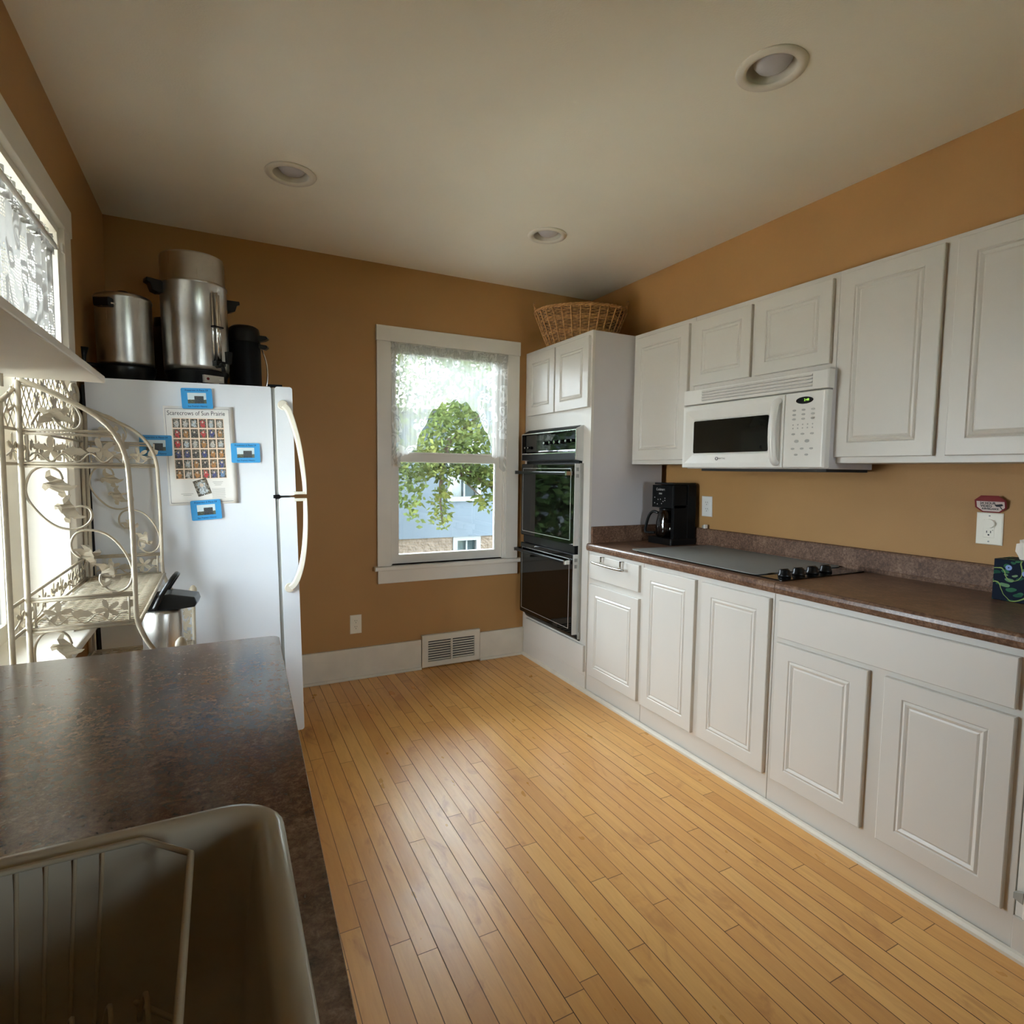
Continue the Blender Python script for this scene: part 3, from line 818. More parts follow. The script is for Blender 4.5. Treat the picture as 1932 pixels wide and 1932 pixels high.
mt.prism(poly, ZCT+.0060, ZCT+.0095)
o = obj('stove_cover', mt, M['mat'], bevel=.001)
tag(o, 'flat grey silicone mat lying over the black cooktop', 'mat')

cm = thing('coffee_maker', 'black drip coffee maker with a glass carafe in the worktop corner', 'coffee maker', (2.48, 2.675, ZCT))
CX0, CX1, CY0, CY1 = 2.388, 2.578, 2.575, 2.765
obj('base', MB().rbox(CX0-.012, CX1+.004, CY0-.006, CY1+.014, ZCT, ZCT+.038, .012, 4, 'z'), M['black'], cm, bevel=.003)
obj('body', MB().rbox(2.50, CX1, CY0, CY1, ZCT+.038, 1.292, .01, 3, 'z').box(CX0+.01, 2.505, CY0, CY0+.022, ZCT+.038, 1.17), M['blackmat'], cm, bevel=.003)
hd = obj('brew_head', MB().rbox(CX0, 2.502, CY0, CY1, 1.152, 1.288, .012, 4, 'z'), M['blackmat'], cm, bevel=.003)
obj('lid', MB().rbox(CX0+.004, CX1-.002, CY0+.004, CY1-.016, 1.292, 1.303, .01, 3, 'z'), M['black'], cm, bevel=.002)
fc = lambda a,b,w:(CX0-.0008, 2.69-a, b)
obj('logo', text_mesh(MB(), 'Cuisinart', .021, lambda a,b,w:(CX0-.0008, 2.685-a, 1.262+b), ext=0), M['white'], hd)
bt_ = MB()
for (y, z) in ((2.735,1.212),(2.705,1.200),(2.683,1.202),(2.645,1.210),(2.660,1.190),(2.673,1.176),(2.71,1.172),(2.735,1.178),(2.645,1.196)):
    obj('button', MB().cyl((CX0-.001, y, z), .0032, .002, 'x', 10), M['silver'], hd)
bt_.box(CX0-.001, CX0, 2.672, 2.698, 1.232, 1.241)
obj('clock_display', bt_, M['gasket'], hd)
cf = obj('carafe', MB().lathe([(.0,0),(.052,0),(.060,.006),(.064,.05),(.062,.09),(.050,.145),(.044,.165)], (2.442, 2.685, ZCT+.041), 32), M['jug'], cm, 'clear glass carafe')
obj('carafe_lid', MB().lathe([(.0,.165),(.046,.165),(.047,.178),(.0,.180)], (2.442, 2.685, ZCT+.038), 24).cyl((2.442,2.685,ZCT+.130), .0525, .018, 'z', 28, r2=.047, cap=False), M['black'], cf)
obj('carafe_handle', MB().tube(smooth_path([(2.420,2.735,ZCT+.185),(2.405,2.765,ZCT+.192),(2.395,2.79,ZCT+.165),(2.390,2.808,ZCT+.11),(2.388,2.815,ZCT+.065),(2.395,2.80,ZCT+.058),(2.412,2.75,ZCT+.060)], 5), .0085, 10, flat=1.3), M['black'], cf)
o = thing('power_plug', 'small grey cord plug on the backsplash ledge behind the coffee maker', 'plug', (2.585, 2.52, 1.032))
obj('plug_body', MB().rbox(2.575, 2.594, 2.497, 2.511, 1.0335, 1.056, .003, 2, 'x'), M['white'], o)
obj('cord', MB().box(2.582, 2.590, 2.515, 2.530, 1.0335, 1.050), M['gasket'], o)

# ------------------------------------------------------------------ outlets and sign
def duplex(mb_fn, cat_mat, parent, cz, cy, gf=False):
    """two receptacle faces with slots; mb_fn maps (a,b,w)"""
    for s in (-1, 1):
        z = cz + s*.0195
        f = obj('receptacle', MB().prism([(cy+.0165*math.cos(q)*(1 if abs(math.cos(q))<.9 else .95), z+.0140*math.sin(q)) for q in [2*PI*k/20 for k in range(20)]], .004, .0065, mb_fn), cat_mat, parent)
        m = MB()
        for d, hh in ((-.0062,.0040),(.0062,.0032)):
            m.prism([(cy+d-.0012,z+.002-hh+.003),(cy+d+.0012,z+.002-hh+.003),(cy+d+.0012,z+.002+hh+.003),(cy+d-.0012,z+.002+hh+.003)], .0066, .0069, mb_fn)
        m.prism([(cy+.0026*math.cos(q), z-.0075+.0026*math.sin(q)) for q in [2*PI*k/10 for k in range(10)]], .0066, .0069, mb_fn)
        obj('slot', m, M['slot'], f)
def plate(parent, mb_fn, c, z, w=.070, h=.115, mat=None, t=.005):
    mb = MB(); mb.rings([(c-w/2,c+w/2,z-h/2,z+h/2,.0),(c-w/2,c+w/2,z-h/2,z+h/2,t-.0025),(c-w/2+.003,c+w/2-.003,z-h/2+.003,z+h/2-.003,t)], mb_fn)
    return obj('cover_plate', mb, mat, parent)
fb_ = lambda a,b,w:(a, YB-w, b)
t = thing('wall_outlet', 'white electrical outlet low on the tan wall between the refrigerator and the vent', 'outlet', (.76, YB, .358))
plate(t, fb_, .760, .358, .074, .122, M['almond']); duplex(fb_, M['almond'], t, .358, .760)
xw = xr(1.17)
fw_ = lambda a,b,w:(xr(b)-w-.001, a, b)
t = thing('wall_outlet', 'white electrical outlet on the tan wall behind the coffee maker', 'outlet', (xw, 2.515, 1.165))
plate(t, fw_, 2.515, 1.165, .080, .122, M['white']); duplex(fw_, M['white'], t, 1.165, 2.515)
t = thing('wall_outlet', 'white dimmer and outlet plate under the video surveillance sticker', 'outlet', (xr(1.17), 1.097, 1.17))
cy, cz = 1.097, 1.168
plate(t, fw_, cy, cz, .084, .122, M['almond'], .006)
ins = MB(); ins.rings([(cy-.0175,cy+.0175,cz-.034,cz+.034,.006),(cy-.0165,cy+.0165,cz-.033,cz+.033,.0075)], fw_)
i_ = obj('insert', ins, M['almond'], t)
obj('dimmer_knob', MB().prism([(cy+.020*math.cos(2*PI*q/28), cz+.020+.017*math.sin(2*PI*q/28)) for q in range(28)], .0075, .016, fw_), M['almond'], i_, bevel=.003)
m = MB()
for d in (-.0062,.0062): m.prism([(cy+d-.0013,cz-.016),(cy+d+.0013,cz-.016),(cy+d+.0013,cz-.008),(cy+d-.0013,cz-.008)], .0076, .0079, fw_)
m.prism([(cy+.003*math.cos(q), cz-.0235+.003*math.sin(q)) for q in [2*PI*k/10 for k in range(10)]], .0076, .0079, fw_)
m.prism([(cy-.014,cz-.006),(cy-.011,cz-.006),(cy-.011,cz-.004),(cy-.014,cz-.004)], .0076, .0079, fw_)
obj('slot', m, M['slot'], i_)
obj('screw', MB().prism([(cy+.003*math.cos(q), cz+.049+.003*math.sin(q)) for q in [2*PI*k/10 for k in range(10)]], .006, .007, fw_)
    .prism([(cy+.003*math.cos(q), cz-.049+.003*math.sin(q)) for q in [2*PI*k/10 for k in range(10)]], .006, .007, fw_), M['gasket'], t)

t = thing('surveillance_sticker', 'red and white octagonal 24 hour video surveillance sticker leaning above the dimmer plate', 'sign', (xr(1.25), 1.09, 1.232))
def octo(cy, cz, a, b, k=.45): return [(cy-a,cz-b*k),(cy-a*.55,cz-b),(cy+a*.55,cz-b),(cy+a,cz-b*k),(cy+a,cz+b*k),(cy+a*.55,cz+b),(cy-a*.55,cz+b),(cy-a,cz+b*k)]
sy, sz = 1.094, 1.262
def fsg(a,b,w): return (xr(b)-.004-w-(b-1.23)*.25, a, b)
M['red'] = simple('sticker_red', srgb(120,22,22), .5, var=.05)
M['signwhite'] = simple('sticker_white', srgb(214,196,186), .5, var=.02)
so = obj('sticker_panel', MB().prism(octo(sy,sz,.050,.032), 0, .0012, fsg), M['red'], t)
obj('white_field', MB().prism([(sy-.044,sz+.010),(sy+.044,sz+.010),(sy+.044,sz-.012),(sy+.025,sz-.028),(sy-.025,sz-.028),(sy-.044,sz-.012)], .0012, .0014, fsg), M['signwhite'], so)
tx = MB()
for s_, z_, q in (('24 HOUR', .0028, .0120), ('VIDEO', -.0082, .0125), ('SURVEILLANCE', -.0185, .0078)):
    dy = .008 if s_ == '24 HOUR' else (.014 if s_ == 'VIDEO' else .002)
    text_mesh(tx, s_, q, lambda a,b,w,z_=z_,dy=dy: fsg(sy+dy-a, sz+z_+b, .0017), ext=0, bold=.0004)
tx.prism([(sy-.012,sz-.002),(sy-.036,sz+.002),(sy-.040,sz-.004),(sy-.028,sz-.009),(sy-.018,sz-.009)], .0014, .0018, fsg)
tx.prism([(sy-.028,sz-.009),(sy-.032,sz-.009),(sy-.036,sz-.017),(sy-.040,sz-.017),(sy-.040,sz-.019),(sy-.034,sz-.019)], .0014, .0018, fsg)
obj('lettering', tx, M['ink'], so)

# tissue box
t = thing('tissue_box', 'dark blue berry-print tissue box at the right end of the worktop', 'tissue box', (2.50, .90, ZCT))
bx = obj('box', MB().box(2.445, 2.565, .780, 1.010, ZCT+.001, ZCT+.146), M['tissuebox'], t, bevel=.0015)
ts = MB()
n = 18; lo_ = []; mid = []; hi = []
for k in range(n):
    q = 2*PI*k/n; w_ = 1+.35*math.sin(3*q)
    lo_.append((2.505+.018*math.cos(q), .915+.045*math.sin(q), ZCT+.143))
    mid.append((2.505+.022*math.cos(q)*w_, .925+.050*math.sin(q)*w_, ZCT+.175))
    hi.append((2.505+.018*math.cos(q)*w_, .915+.062*math.sin(q)*w_, ZCT+.205+.020*math.sin(2*q+.8)+.008*math.cos(5*q)))
ts.loft([lo_, mid, hi])
obj('tissue', ts, M['tissue'], t, 'crumpled white tissue poking out')

# register
t = thing('floor_register', 'cream metal air vent grille set in the white baseboard under the window', 'vent', (1.414, YB, .01))
fv = lambda a,b,w:(a, YB-w, b)
g = MB(); x0,x1,z0,z1 = 1.200,1.630,.008,.232
g.rings([(x0,x1,z0,z1,.0),(x0,x1,z0,z1,.024),(x0+.006,x1-.006,z0+.006,z1-.006,.028),(x0+.043,x1-.043,z0+.038,z1-.042,.026),(x0+.043,x1-.043,z0+.038,z1-.042,.012)], fv, capfirst=False, caplast=False)
fo_ = obj('frame', g, M['plate'], t)
obj('duct', MB().box(x0+.03, x1-.03, YB-.010, YB-.006, z0+.03, z1-.035), M['slot'], t)
xm = (x0+x1)/2
obj('center_bar', MB().box(xm-.006, xm+.006, YB-.027, YB-.012, z0+.036, z1-.040), M['plate'], t)
for side in ((x0+.043, xm-.006), (xm+.006, x1-.043)):
    sl = MB()
    for k in range(9):
        z = z0+.045+k*.0172
        sl.add([(side[0],YB-.025,z),(side[1],YB-.025,z),(side[1],YB-.016,z+.006),(side[0],YB-.016,z+.006),(side[0],YB-.024,z-.002),(side[1],YB-.024,z-.002),(side[1],YB-.015,z+.004),(side[0],YB-.015,z+.004)],
               [(0,1,2,3),(4,7,6,5),(0,4,5,1),(2,6,7,3),(0,3,7,4),(1,5,6,2)])
    obj('louvers', sl, M['plate'], t)

# ------------------------------------------------------------------ recessed lights
labs = ['round recessed ceiling light above the refrigerator side, left of the other two',
        'small round recessed ceiling light nearest the far right corner',
        'largest round recessed ceiling light, near the top right above the wall cabinets']
for (lx, ly), lab in zip(lights, labs):
    t = thing('recessed_light', lab, 'ceiling light', (lx, ly, ZC), group='recessed ceiling lights')
    obj('trim_ring', MB().lathe([(.082,.004),(.104,.002),(.108,-.002),(.106,-.006),(.088,-.010),(.076,-.006),(.074,.0),(.078,.006)], (lx,ly,ZC), 48), M['lampcan'], t)
    obj('reflector', MB().lathe([(.0755,-.004),(.074,.03),(.068,.10),(.0,.10)], (lx,ly,ZC), 40), M['lampcan'], t)
    obj('bulb', MB().lathe([(.0,-.001),(.030,.001),(.048,.009),(.058,.022),(.058,.040),(.045,.085),(.03,.10)], (lx+.006,ly,ZC), 36), M['lampglass'], t, 'unlit frosted flood bulb')

# ------------------------------------------------------------------ refrigerator (built about its front near foot, then leaned back a little)
LEAN = -math.radians(1.2)
fr = thing('refrigerator', 'white top-freezer refrigerator covered with a poster, in the left corner', 'refrigerator', (.253, 2.9, 0), (0, LEAN, 0), local=True)
H = 1.738
obj('cabinet', MB().rbox(-.705, 0, 0, .74, .035, H, .008, 3, 'y'), M['fridge'], fr)
obj('condenser', MB().box(-.718, -.705, .01, .72, .06, H-.03), M['slot'], fr)
obj('base_grille', MB().box(-.02, .06, .02, .72, .03, .065), M['gasket'], fr)
for yy in (.06, .68):
    for xx in (-.65, -.05): obj('foot', MB().cyl((xx, yy, .0 + (.0 if xx > -.3 else .0)), .018, .04, 'z', 12), M['blackmat'], fr)
def fdoor(z0, z1):
    g_ = obj('gasket', MB().box(0, .016, .006, .734, z0+.006, z1-.006), M['gasket'], fr)
    d = obj('door', MB().rbox(.016, .092, -.006, .742, z0, z1, .012, 4, 'y'), M['fridge'], fr, bevel=.004)
    return d
df_ = fdoor(1.232, H+.002); dl_ = fdoor(.075, 1.222)
def fhandle(top, door):
    # side-mounted bow handle; z runs from the screw cap to the door gap
    if top: P = [(.050,1.655),(.072,1.628),(.092,1.56),(.110,1.48),(.122,1.39),(.130,1.30),(.131,1.236)]
    else:   P = [(.050,.790),(.074,.812),(.098,.870),(.116,.95),(.127,1.05),(.131,1.14),(.131,1.218)]
    pts = smooth_path([(x, 0, z) for x, z in P], 5); vs = []; fs = []; m = len(pts)
    for i, p in enumerate(pts):
        a = pts[max(0,i-1)]; b = pts[min(m-1,i+1)]; d = (b-a).normalized(); nn = Vector((d.z, 0, -d.x))
        if nn.x < 0: nn = -nn
        q = i/(m-1); wd = .017*(1-q)+.010*q
        for (s, y) in ((-wd,-.014),(wd*.8,-.018),(wd*.8,-.030),(-wd*.6,-.026)):
            vs.append((p.x+nn.x*s, y, p.z+nn.z*s))
    for i in range(m-1):
        for k in range(4): fs.append((i*4+k, i*4+(k+1)%4, i*4+4+(k+1)%4, i*4+4+k))
    fs += [(3,2,1,0), (m*4-4,m*4-3,m*4-2,m*4-1)]
    mb = MB().add(vs, fs)
    ze = P[-1][1]; zs = ze if top else ze-.014
    mb.box(.080, .139, -.028, -.006, zs, zs+.014)
    zc = P[0][1]
    mb.cyl((.048, -.006, zc), .023, -.012, 'y', 20)
    hh = obj('handle', mb, M['fridgehandle'], door, 'cream bow handle', bevel=.003)
    obj('screw_cap', MB().cyl((.048, -.018, zc), .013, -.003, 'y', 20), M['fridgehandle'], hh)
fhandle(True, df_); fhandle(False, dl_)
obj('hinge', MB().rbox(-.008, .02, -.008, .02, 1.220, 1.236, .004, 2, 'z').box(-.012, .05, .005, .03, H+.0005, H+.012), M['blackmat'], fr)

# poster, a sheet held flat on the refrigerator side
def sidefn(cx, cz, rot, y=2.8985):
    c_, s_ = math.cos(rot), math.sin(rot)
    return lambda a,b,w: (cx + a*c_ - b*s_, y - w, cz + a*s_ + b*c_)
YS = 2.8985
t = thing('poster', 'white scarecrow photo poster with rows of small pictures on the refrigerator side', 'poster', (-.072, YS, 1.19))
pf = sidefn(-.0725, 1.412, math.radians(2.0), YS)
PW, PH = .1365, .217
vs = []; fs = []; n = 12
for j in range(n+1):
    for i in range(n+1):
        a = -PW + 2*PW*i/n; b = -PH + 2*PH*j/n
        curl = .004*max(0, (i/n-.90)/.10)**2*(math.sin(j/n*PI*1.6+.4)+1.1)*.5
        vs.append(pf(a, b, .0012+curl))
fs = [(j*(n+1)+i, j*(n+1)+i+1, (j+1)*(n+1)+i+1, (j+1)*(n+1)+i) for j in range(n) for i in range(n)]
m = MB().add(vs, fs, smooth=True)
sh = obj('sheet', m, M['paper'], t)
so_ = sh.modifiers.new('thick', 'SOLIDIFY'); so_.thickness = .0004
ln_ = MB()
for (a0,a1,b0,b1) in ((-.129,.119,.205,.2062),(-.129,.119,-.2062,-.205),(-.1292,-.1282,-.206,.206),(.118,.119,-.206,.206)):
    ln_.prism([(a0,b0),(a1,b0),(a1,b1),(a0,b1)], .0018, .0020, pf)
obj('border_line', ln_, M['ink'], sh)
obj('title', text_mesh(MB(), 'Scarecrows of Sun Prairie', .0270, lambda a,b,w: pf(a-.010, b+.186, .0020), ext=0, xs=.80), M['ink'], sh)
ph = MB(); bo = MB()
for r_ in range(6):
    for c_ in range(6):
        a0 = -.1035+c_*.0335; b1 = .162-r_*.0445; a1 = a0+.0285; b0 = b1-.0385
        bo.prism([(a0-.0026,b0-.0028),(a1+.0026,b0-.0028),(a1+.0026,b1+.0028),(a0-.0026,b1+.0028)], .0014, .0017, pf)
        ph.add([pf(a0,b0,.0021),pf(a1,b0,.0021),pf(a1,b1,.0021),pf(a0,b1,.0021)], [(0,1,2,3)], uvs=[(c_,r_),(c_+.999,r_),(c_+.999,r_+.999),(c_,r_+.999)])
M['printborder'] = simple('cream_print_border', srgb(236,214,190), .5)
bo_ = obj('picture_border', bo, M['printborder'], sh)
obj('small_pictures', ph, M['photos'], sh)
pc = sidefn(-.0725, 1.412, math.radians(2.0), YS)
c2, s2 = math.cos(math.radians(16)), math.sin(math.radians(16))
pf2 = lambda a,b: pf(-.006 + a*c2 - b*s2, -.140 + a*s2 + b*c2, .0026)
q_ = [(-.028,-.036),(.028,-.036),(.028,.036),(-.028,.036)]
obj('tilted_picture', MB().add([pf2(a,b) for a,b in q_], [(0,1,2,3)], uvs=[(9.02,4.02),(9.98,4.02),(9.98,4.98),(9.02,4.98)]), M['photos'], sh)
tl = MB()
for k in range(11): tl.prism([(.030+random.uniform(0,.004),-.148-k*.0042),(.086-random.uniform(0,.006),-.148-k*.0042),(.086,-.1465-k*.0042),(.031,-.1465-k*.0042)], .0018, .0020, pf)
for k in range(3): tl.prism([(.036+.004*k,-.118-k*.007),(.078-.004*k,-.118-k*.007),(.078-.004*k,-.116-k*.007),(.036+.004*k,-.116-k*.007)], .0018, .0020, pf)
for k in range(2): tl.prism([(-.090+.008*k,-.168-k*.006),(-.042-.008*k,-.168-k*.006),(-.042-.008*k,-.166-k*.006),(-.090+.008*k,-.166-k*.006)], .0018, .0020, pf)
obj('caption_lines', tl, M['inkgrey'], sh)

def magnet(cx, cz, rot, lab, lift=0.0):
    t = thing('photo_magnet', lab, 'magnet', (cx, YS, cz), group='blue photo magnets on the refrigerator')
    f = sidefn(cx, cz, rot, YS-lift)
    pts = [(sx*(.060-.006)+.006*math.cos(q), sz_*(.0445-.006)+.006*math.sin(q)) for (sx,sz_,t0) in ((1,1,0),(-1,1,PI/2),(-1,-1,PI),(1,-1,1.5*PI)) for q in [t0+k*PI/8 for k in range(5)]]
    c = obj('card', MB().prism(pts, .0004, .0028, f), M['magnet'], t)
    obj('picture', MB().add([f(-.036,-.022,.0032),f(.036,-.022,.0032),f(.036,.024,.0032),f(-.036,.024,.0032)], [(0,1,2,3)], uvs=[(0,0),(1,0),(1,1),(0,1)]), M['cardphoto'], c)
    obj('top_lettering', text_mesh(MB(), 'Preserving A Piece Of', .0100, lambda a,b,w: f(a, b+.0345, .0032), ext=0, bold=.0002), M['inkblue'], c)
    obj('bottom_lettering', text_mesh(MB(), "Sun Prairie's History", .0090, lambda a,b,w: f(a, b-.0345, .0032), ext=0, bold=.0002), M['inkblue'], c)
magnet(-.085, 1.663, math.radians(3), 'blue photo magnet holding the top edge of the poster', .004)
magnet(.105, 1.429, math.radians(1.5), 'blue photo magnet right of the poster', .002)
magnet(-.245, 1.452, math.radians(1.0), 'blue photo magnet left of the poster, behind the iron rack')
magnet(-.060, 1.171, math.radians(4), 'blue photo magnet holding the bottom edge of the poster', .004)

# ------------------------------------------------------------------ urns on the refrigerator
def ztop(x): return H + (x-.253)*math.sin(-LEAN) - .0005
t = thing('coffee_urn', 'tall brushed aluminium coffee urn with a sight gauge on top of the refrigerator', 'coffee urn', (-.085, 3.14, ztop(-.085)), (0, LEAN, 0), local=True)
obj('base', MB().lathe([(0,0),(.118,0),(.122,.01),(.127,.055),(.137,.072),(.137,.078),(0,.078)], n=48), M['black'], t)
bd = obj('body', MB().lathe([(.0,.078),(.134,.078),(.1375,.10),(.139,.30),(.139,.462),(.1425,.466),(.1425,.474),(.138,.478)], n=56), M['steel'], t)
ld = obj('lid', MB().lathe([(.138,.472),(.134,.482),(.1335,.592),(.1315,.600),(.126,.603),(0,.600)], n=56), M['steel'], t)
def urn_handle(ang, r, z, name='handle'):
    c_, s_ = math.cos(ang), math.sin(ang)
    R = Matrix.Rotation(ang, 4, 'Z')
    mb = MB(R)
    mb.prism([(r-.004,z-.052),(r-.004,z),(r+.062,z+.004),(r+.064,z-.012),(r+.050,z-.018),(r+.040,z-.048),(r+.018,z-.055)], -.026, .026, lambda a,b,w:(a,w,b))
    return obj(name, mb, M['black'], t, bevel=.003)
urn_handle(math.radians(200), .1375, .470); urn_handle(math.radians(20), .1375, .440)
sg = math.radians(-52)
R = Matrix.Rotation(sg, 4, 'Z')
gg = obj('sight_gauge', MB(R).cyl((.150,0,.105), .0075, .325, 'z', 14).cyl((.143,.018,.115), .004, .31, 'z', 8).cyl((.143,-.018,.115), .004, .31, 'z', 8), M['chrome'], t, 'glass sight tube with chrome guard')
obj('gauge_clip', MB(R).box(.140,.160,-.026,.026,.272,.279).box(.136,.164,-.024,.024,.098,.120), M['black'], gg)
sp = obj('spigot', MB(R).cyl((.135,.0,.100), .011, .045, 'x', 14).tube([(.172,0,.105),(.180,0,.070)], .009, 12).prism([(.170,.110),(.182,.110),(.192,.165),(.168,.165)], -.012, .012, lambda a,b,w:(a,w+.03,b)), M['black'], t)
R2 = Matrix.Rotation(math.radians(-58), 4, 'Z')
cpl = obj('control_plate', MB(R2).box(.118,.131,-.048,.048,.020,.054), M['silver'], t)
obj('pilot_light', MB(R2).cyl((.129,-.030,.037), .0065, .004, 'x', 12), M['red'], cpl)
obj('switch', MB(R2).box(.130,.136,.020,.034,.034,.039), M['white'], cpl)

cd = MB().tube(smooth_path([(.0,-.12,.02),(.02,-.165,.006),(.0,-.185,.004),(-.08,-.16,.004),(-.15,-.175,.004),(-.21,-.12,.005)],6), .0035, 8)
cd.tube(smooth_path([(.09,-.11,.018),(.13,-.17,.010),(.18,-.17,.004),(.22,-.11,.004)],6), .0035, 8)
obj('power_cord', cd, M['black'], t)

t = thing('coffee_urn', 'short aluminium coffee urn on the refrigerator beside the left wall', 'coffee urn', (-.365, 3.13, ztop(-.365)), (0, LEAN, 0), local=True)
obj('base', MB().lathe([(0,0),(.090,0),(.096,.012),(.110,.048),(.115,.070),(.115,.082),(0,.082)], n=44), M['black'], t)
obj('body', MB().lathe([(.0,.080),(.108,.080),(.109,.10),(.109,.365),(.112,.370),(.112,.378),(.108,.380)], n=48), M['steel'], t)
l_ = obj('lid', MB().lathe([(.110,.376),(.108,.386),(.095,.392),(.04,.397),(0,.398)], n=44), M['steel'], t)
obj('lid_knob', MB().lathe([(.0,.415),(.022,.415),(.026,.408),(.018,.398),(0,.396)], n=20), M['black'], l_)
R3 = Matrix.Rotation(math.radians(246), 4, 'Z')
hb_ = obj('handle_bracket', MB(R3).tube(smooth_path([(.106,-.03,.335),(.135,-.028,.330),(.150,0,.318),(.135,.028,.330),(.106,.03,.335)], 4), .004, 8), M['chrome'], t)
obj('handle', MB(R3).rbox(.118,.158,-.030,.030,.315,.352,.008,3,'y'), M['black'], hb_)
R4 = Matrix.Rotation(math.radians(212), 4, 'Z')
s_ = obj('spigot', MB(R4).cyl((.105,0,.075), .010, .070, 'x', 14).tube([(.165,0,.078),(.172,0,.050)], .009, 10), M['black'], t)
obj('spigot_handle', MB(R4).lathe([(.006,.0),(.010,.03),(.020,.062),(.0,.064)], (.168,0,.082), 14), M['black'], s_)

t = thing('carafe', 'dark brown insulated carafe with black handle standing between the two urns', 'carafe', (-.222, 3.42, ztop(-.222)), (0, LEAN, 0), local=True)
M['brownpot'] = simple('dark_brown_metal', (.045,.025,.014), .35, var=.1, metal=.3)
obj('body', MB().lathe([(0,0),(.075,0),(.08,.02),(.08,.26),(.07,.31),(.055,.33),(0,.33)], n=36), M['brownpot'], t)
obj('handle', MB().prism([(.05,.365),(.05,.405),(.135,.405),(.139,.25),(.131,.25),(.127,.372)], -.014, .014, lambda a,b,w:(a*.9-.02,w-.05,b)), M['black'], t, bevel=.003)
obj('lid', MB().lathe([(0,.33),(.055,.33),(.052,.375),(0,.39)], n=28), M['black'], t)

t = thing('airpot', 'tall black pump airpot at the right end on top of the refrigerator', 'airpot', (.128, 3.26, ztop(.128)), (0, LEAN, 0), local=True)
obj('body', MB().lathe([(0,0),(.072,0),(.075,.008),(.075,.25),(.0745,.262),(0,.262)], n=40), M['blackmat'], t)
a_ = obj('top', MB().lathe([(.075,.258),(.0755,.30),(.071,.328),(.055,.340),(0,.343)], n=40), M['black'], t)
obj('spout', MB(Matrix.Rotation(-.35,4,'Z')).prism([(.05,.262),(.05,.300),(.112,.292),(.118,.280),(.10,.270)], -.018, .018, lambda a,b,w:(a,w,b)), M['black'], a_, bevel=.003)
obj('lever', MB(Matrix.Rotation(-.35,4,'Z')).prism([(.065,.235),(.065,.255),(.112,.247),(.116,.235),(.10,.225)], -.016, .016, lambda a,b,w:(a,w,b)), M['black'], a_, bevel=.003)
obj('carry_handle', MB(Matrix.Rotation(-.35,4,'Z')).tube(smooth_path([(.076,.03,.235),(.098,.03,.15),(.094,.03,.06),(.078,.03,.015)],4), .004, 8), M['chrome'], t)
# ------------------------------------------------------------------ wicker basket
bk_loc = (2.185, 3.30, ZT)
t = thing('wicker_basket', 'oval willow laundry basket on top of the oven cabinet', 'basket', bk_loc, (0, 0, math.radians(-33)), local=True)
def ov(s, z, wob=0, ph=0, n=96):
    L, W_ = .215+s*.085, .135+s*.068
    zz = z + s*.0
    return [(L*math.cos(2*PI*k/n)*(1+wob*math.cos(2*PI*k/n*24+ph)), W_*math.sin(2*PI*k/n)*(1+wob*math.cos(2*PI*k/n*24+ph)), zz) for k in range(n)]
wv = MB(); NR = 23
for i in range(NR):
    s_ = i/(NR-1); z = .006 + s_*.215
    ring = ov(s_, z, .016, PI*(i % 2), 192)
    rr = .0037
    if i in (7, 8, 15, 16): rr = .0062
    wv.tube(ring, rr, 5, closed=True)
bo_ = obj('woven_side', wv, M['wicker'], t)
inner = MB(); inner.loft([[(x*.985,y*.985,z) for x,y,z in ov(q/4, .006+q/4*.215, 0, 0, 64)] for q in range(5)], capfirst=True)  # dark sheet behind the weave; the shade of its gaps is in the colour
obj('weave_gap_shade', inner, simple('gap_shade_brown', srgb(62,38,18), .8, var=.2, nscale=60), t)
stk = MB()
for k in range(30):
    q = 2*PI*(k+.5)/30
    pts = []
    for i in range(9):
        s_ = i/8; L, W_ = .215+s_*.085, .135+s_*.068
        pts.append((L*math.cos(q)*1.028, W_*math.sin(q)*1.032, .004+s_*.217))
    stk.tube(pts, .0052, 6)
obj('stakes', stk, M['wicker'], t)
rim = MB()
for ph_ in (0, 2*PI/3, 4*PI/3):
    n = 144; pts = []
    for k in range(n):
        q = 2*PI*k/n; tw = q*18+ph_
        L, W_ = .300+.007*math.cos(tw), .205+.007*math.cos(tw)
        pts.append((L*math.cos(q), W_*math.sin(q), .228+.007*math.sin(tw)))
    rim.tube(pts, .0065, 6, closed=True)
obj('rim', rim, M['wicker'], t)
for sx in (1, -1):
    hm_ = MB()
    for ph_ in (0, PI):
        pts = []
        for k in range(25):
            q = k/24; a_ = PI*q
            tw = q*16+ph_
            pts.append((sx*(.300+.012*math.sin(a_)+.004*math.cos(tw)), -.062*math.cos(a_)+.003*math.sin(tw), .232+.060*math.sin(a_)))
        hm_.tube(pts, .005, 6)
    obj('handle', hm_, M['wicker'], t)

# ------------------------------------------------------------------ wall shelf on the left
sh = MB().rbox(XL, -.28, -.6, 1.945, 1.592, 1.612, .004, 2, 'y')
o = obj('wall_shelf', sh, M['trim']); tag(o, 'plain white wall shelf crossing the left window above the worktop', 'shelf')

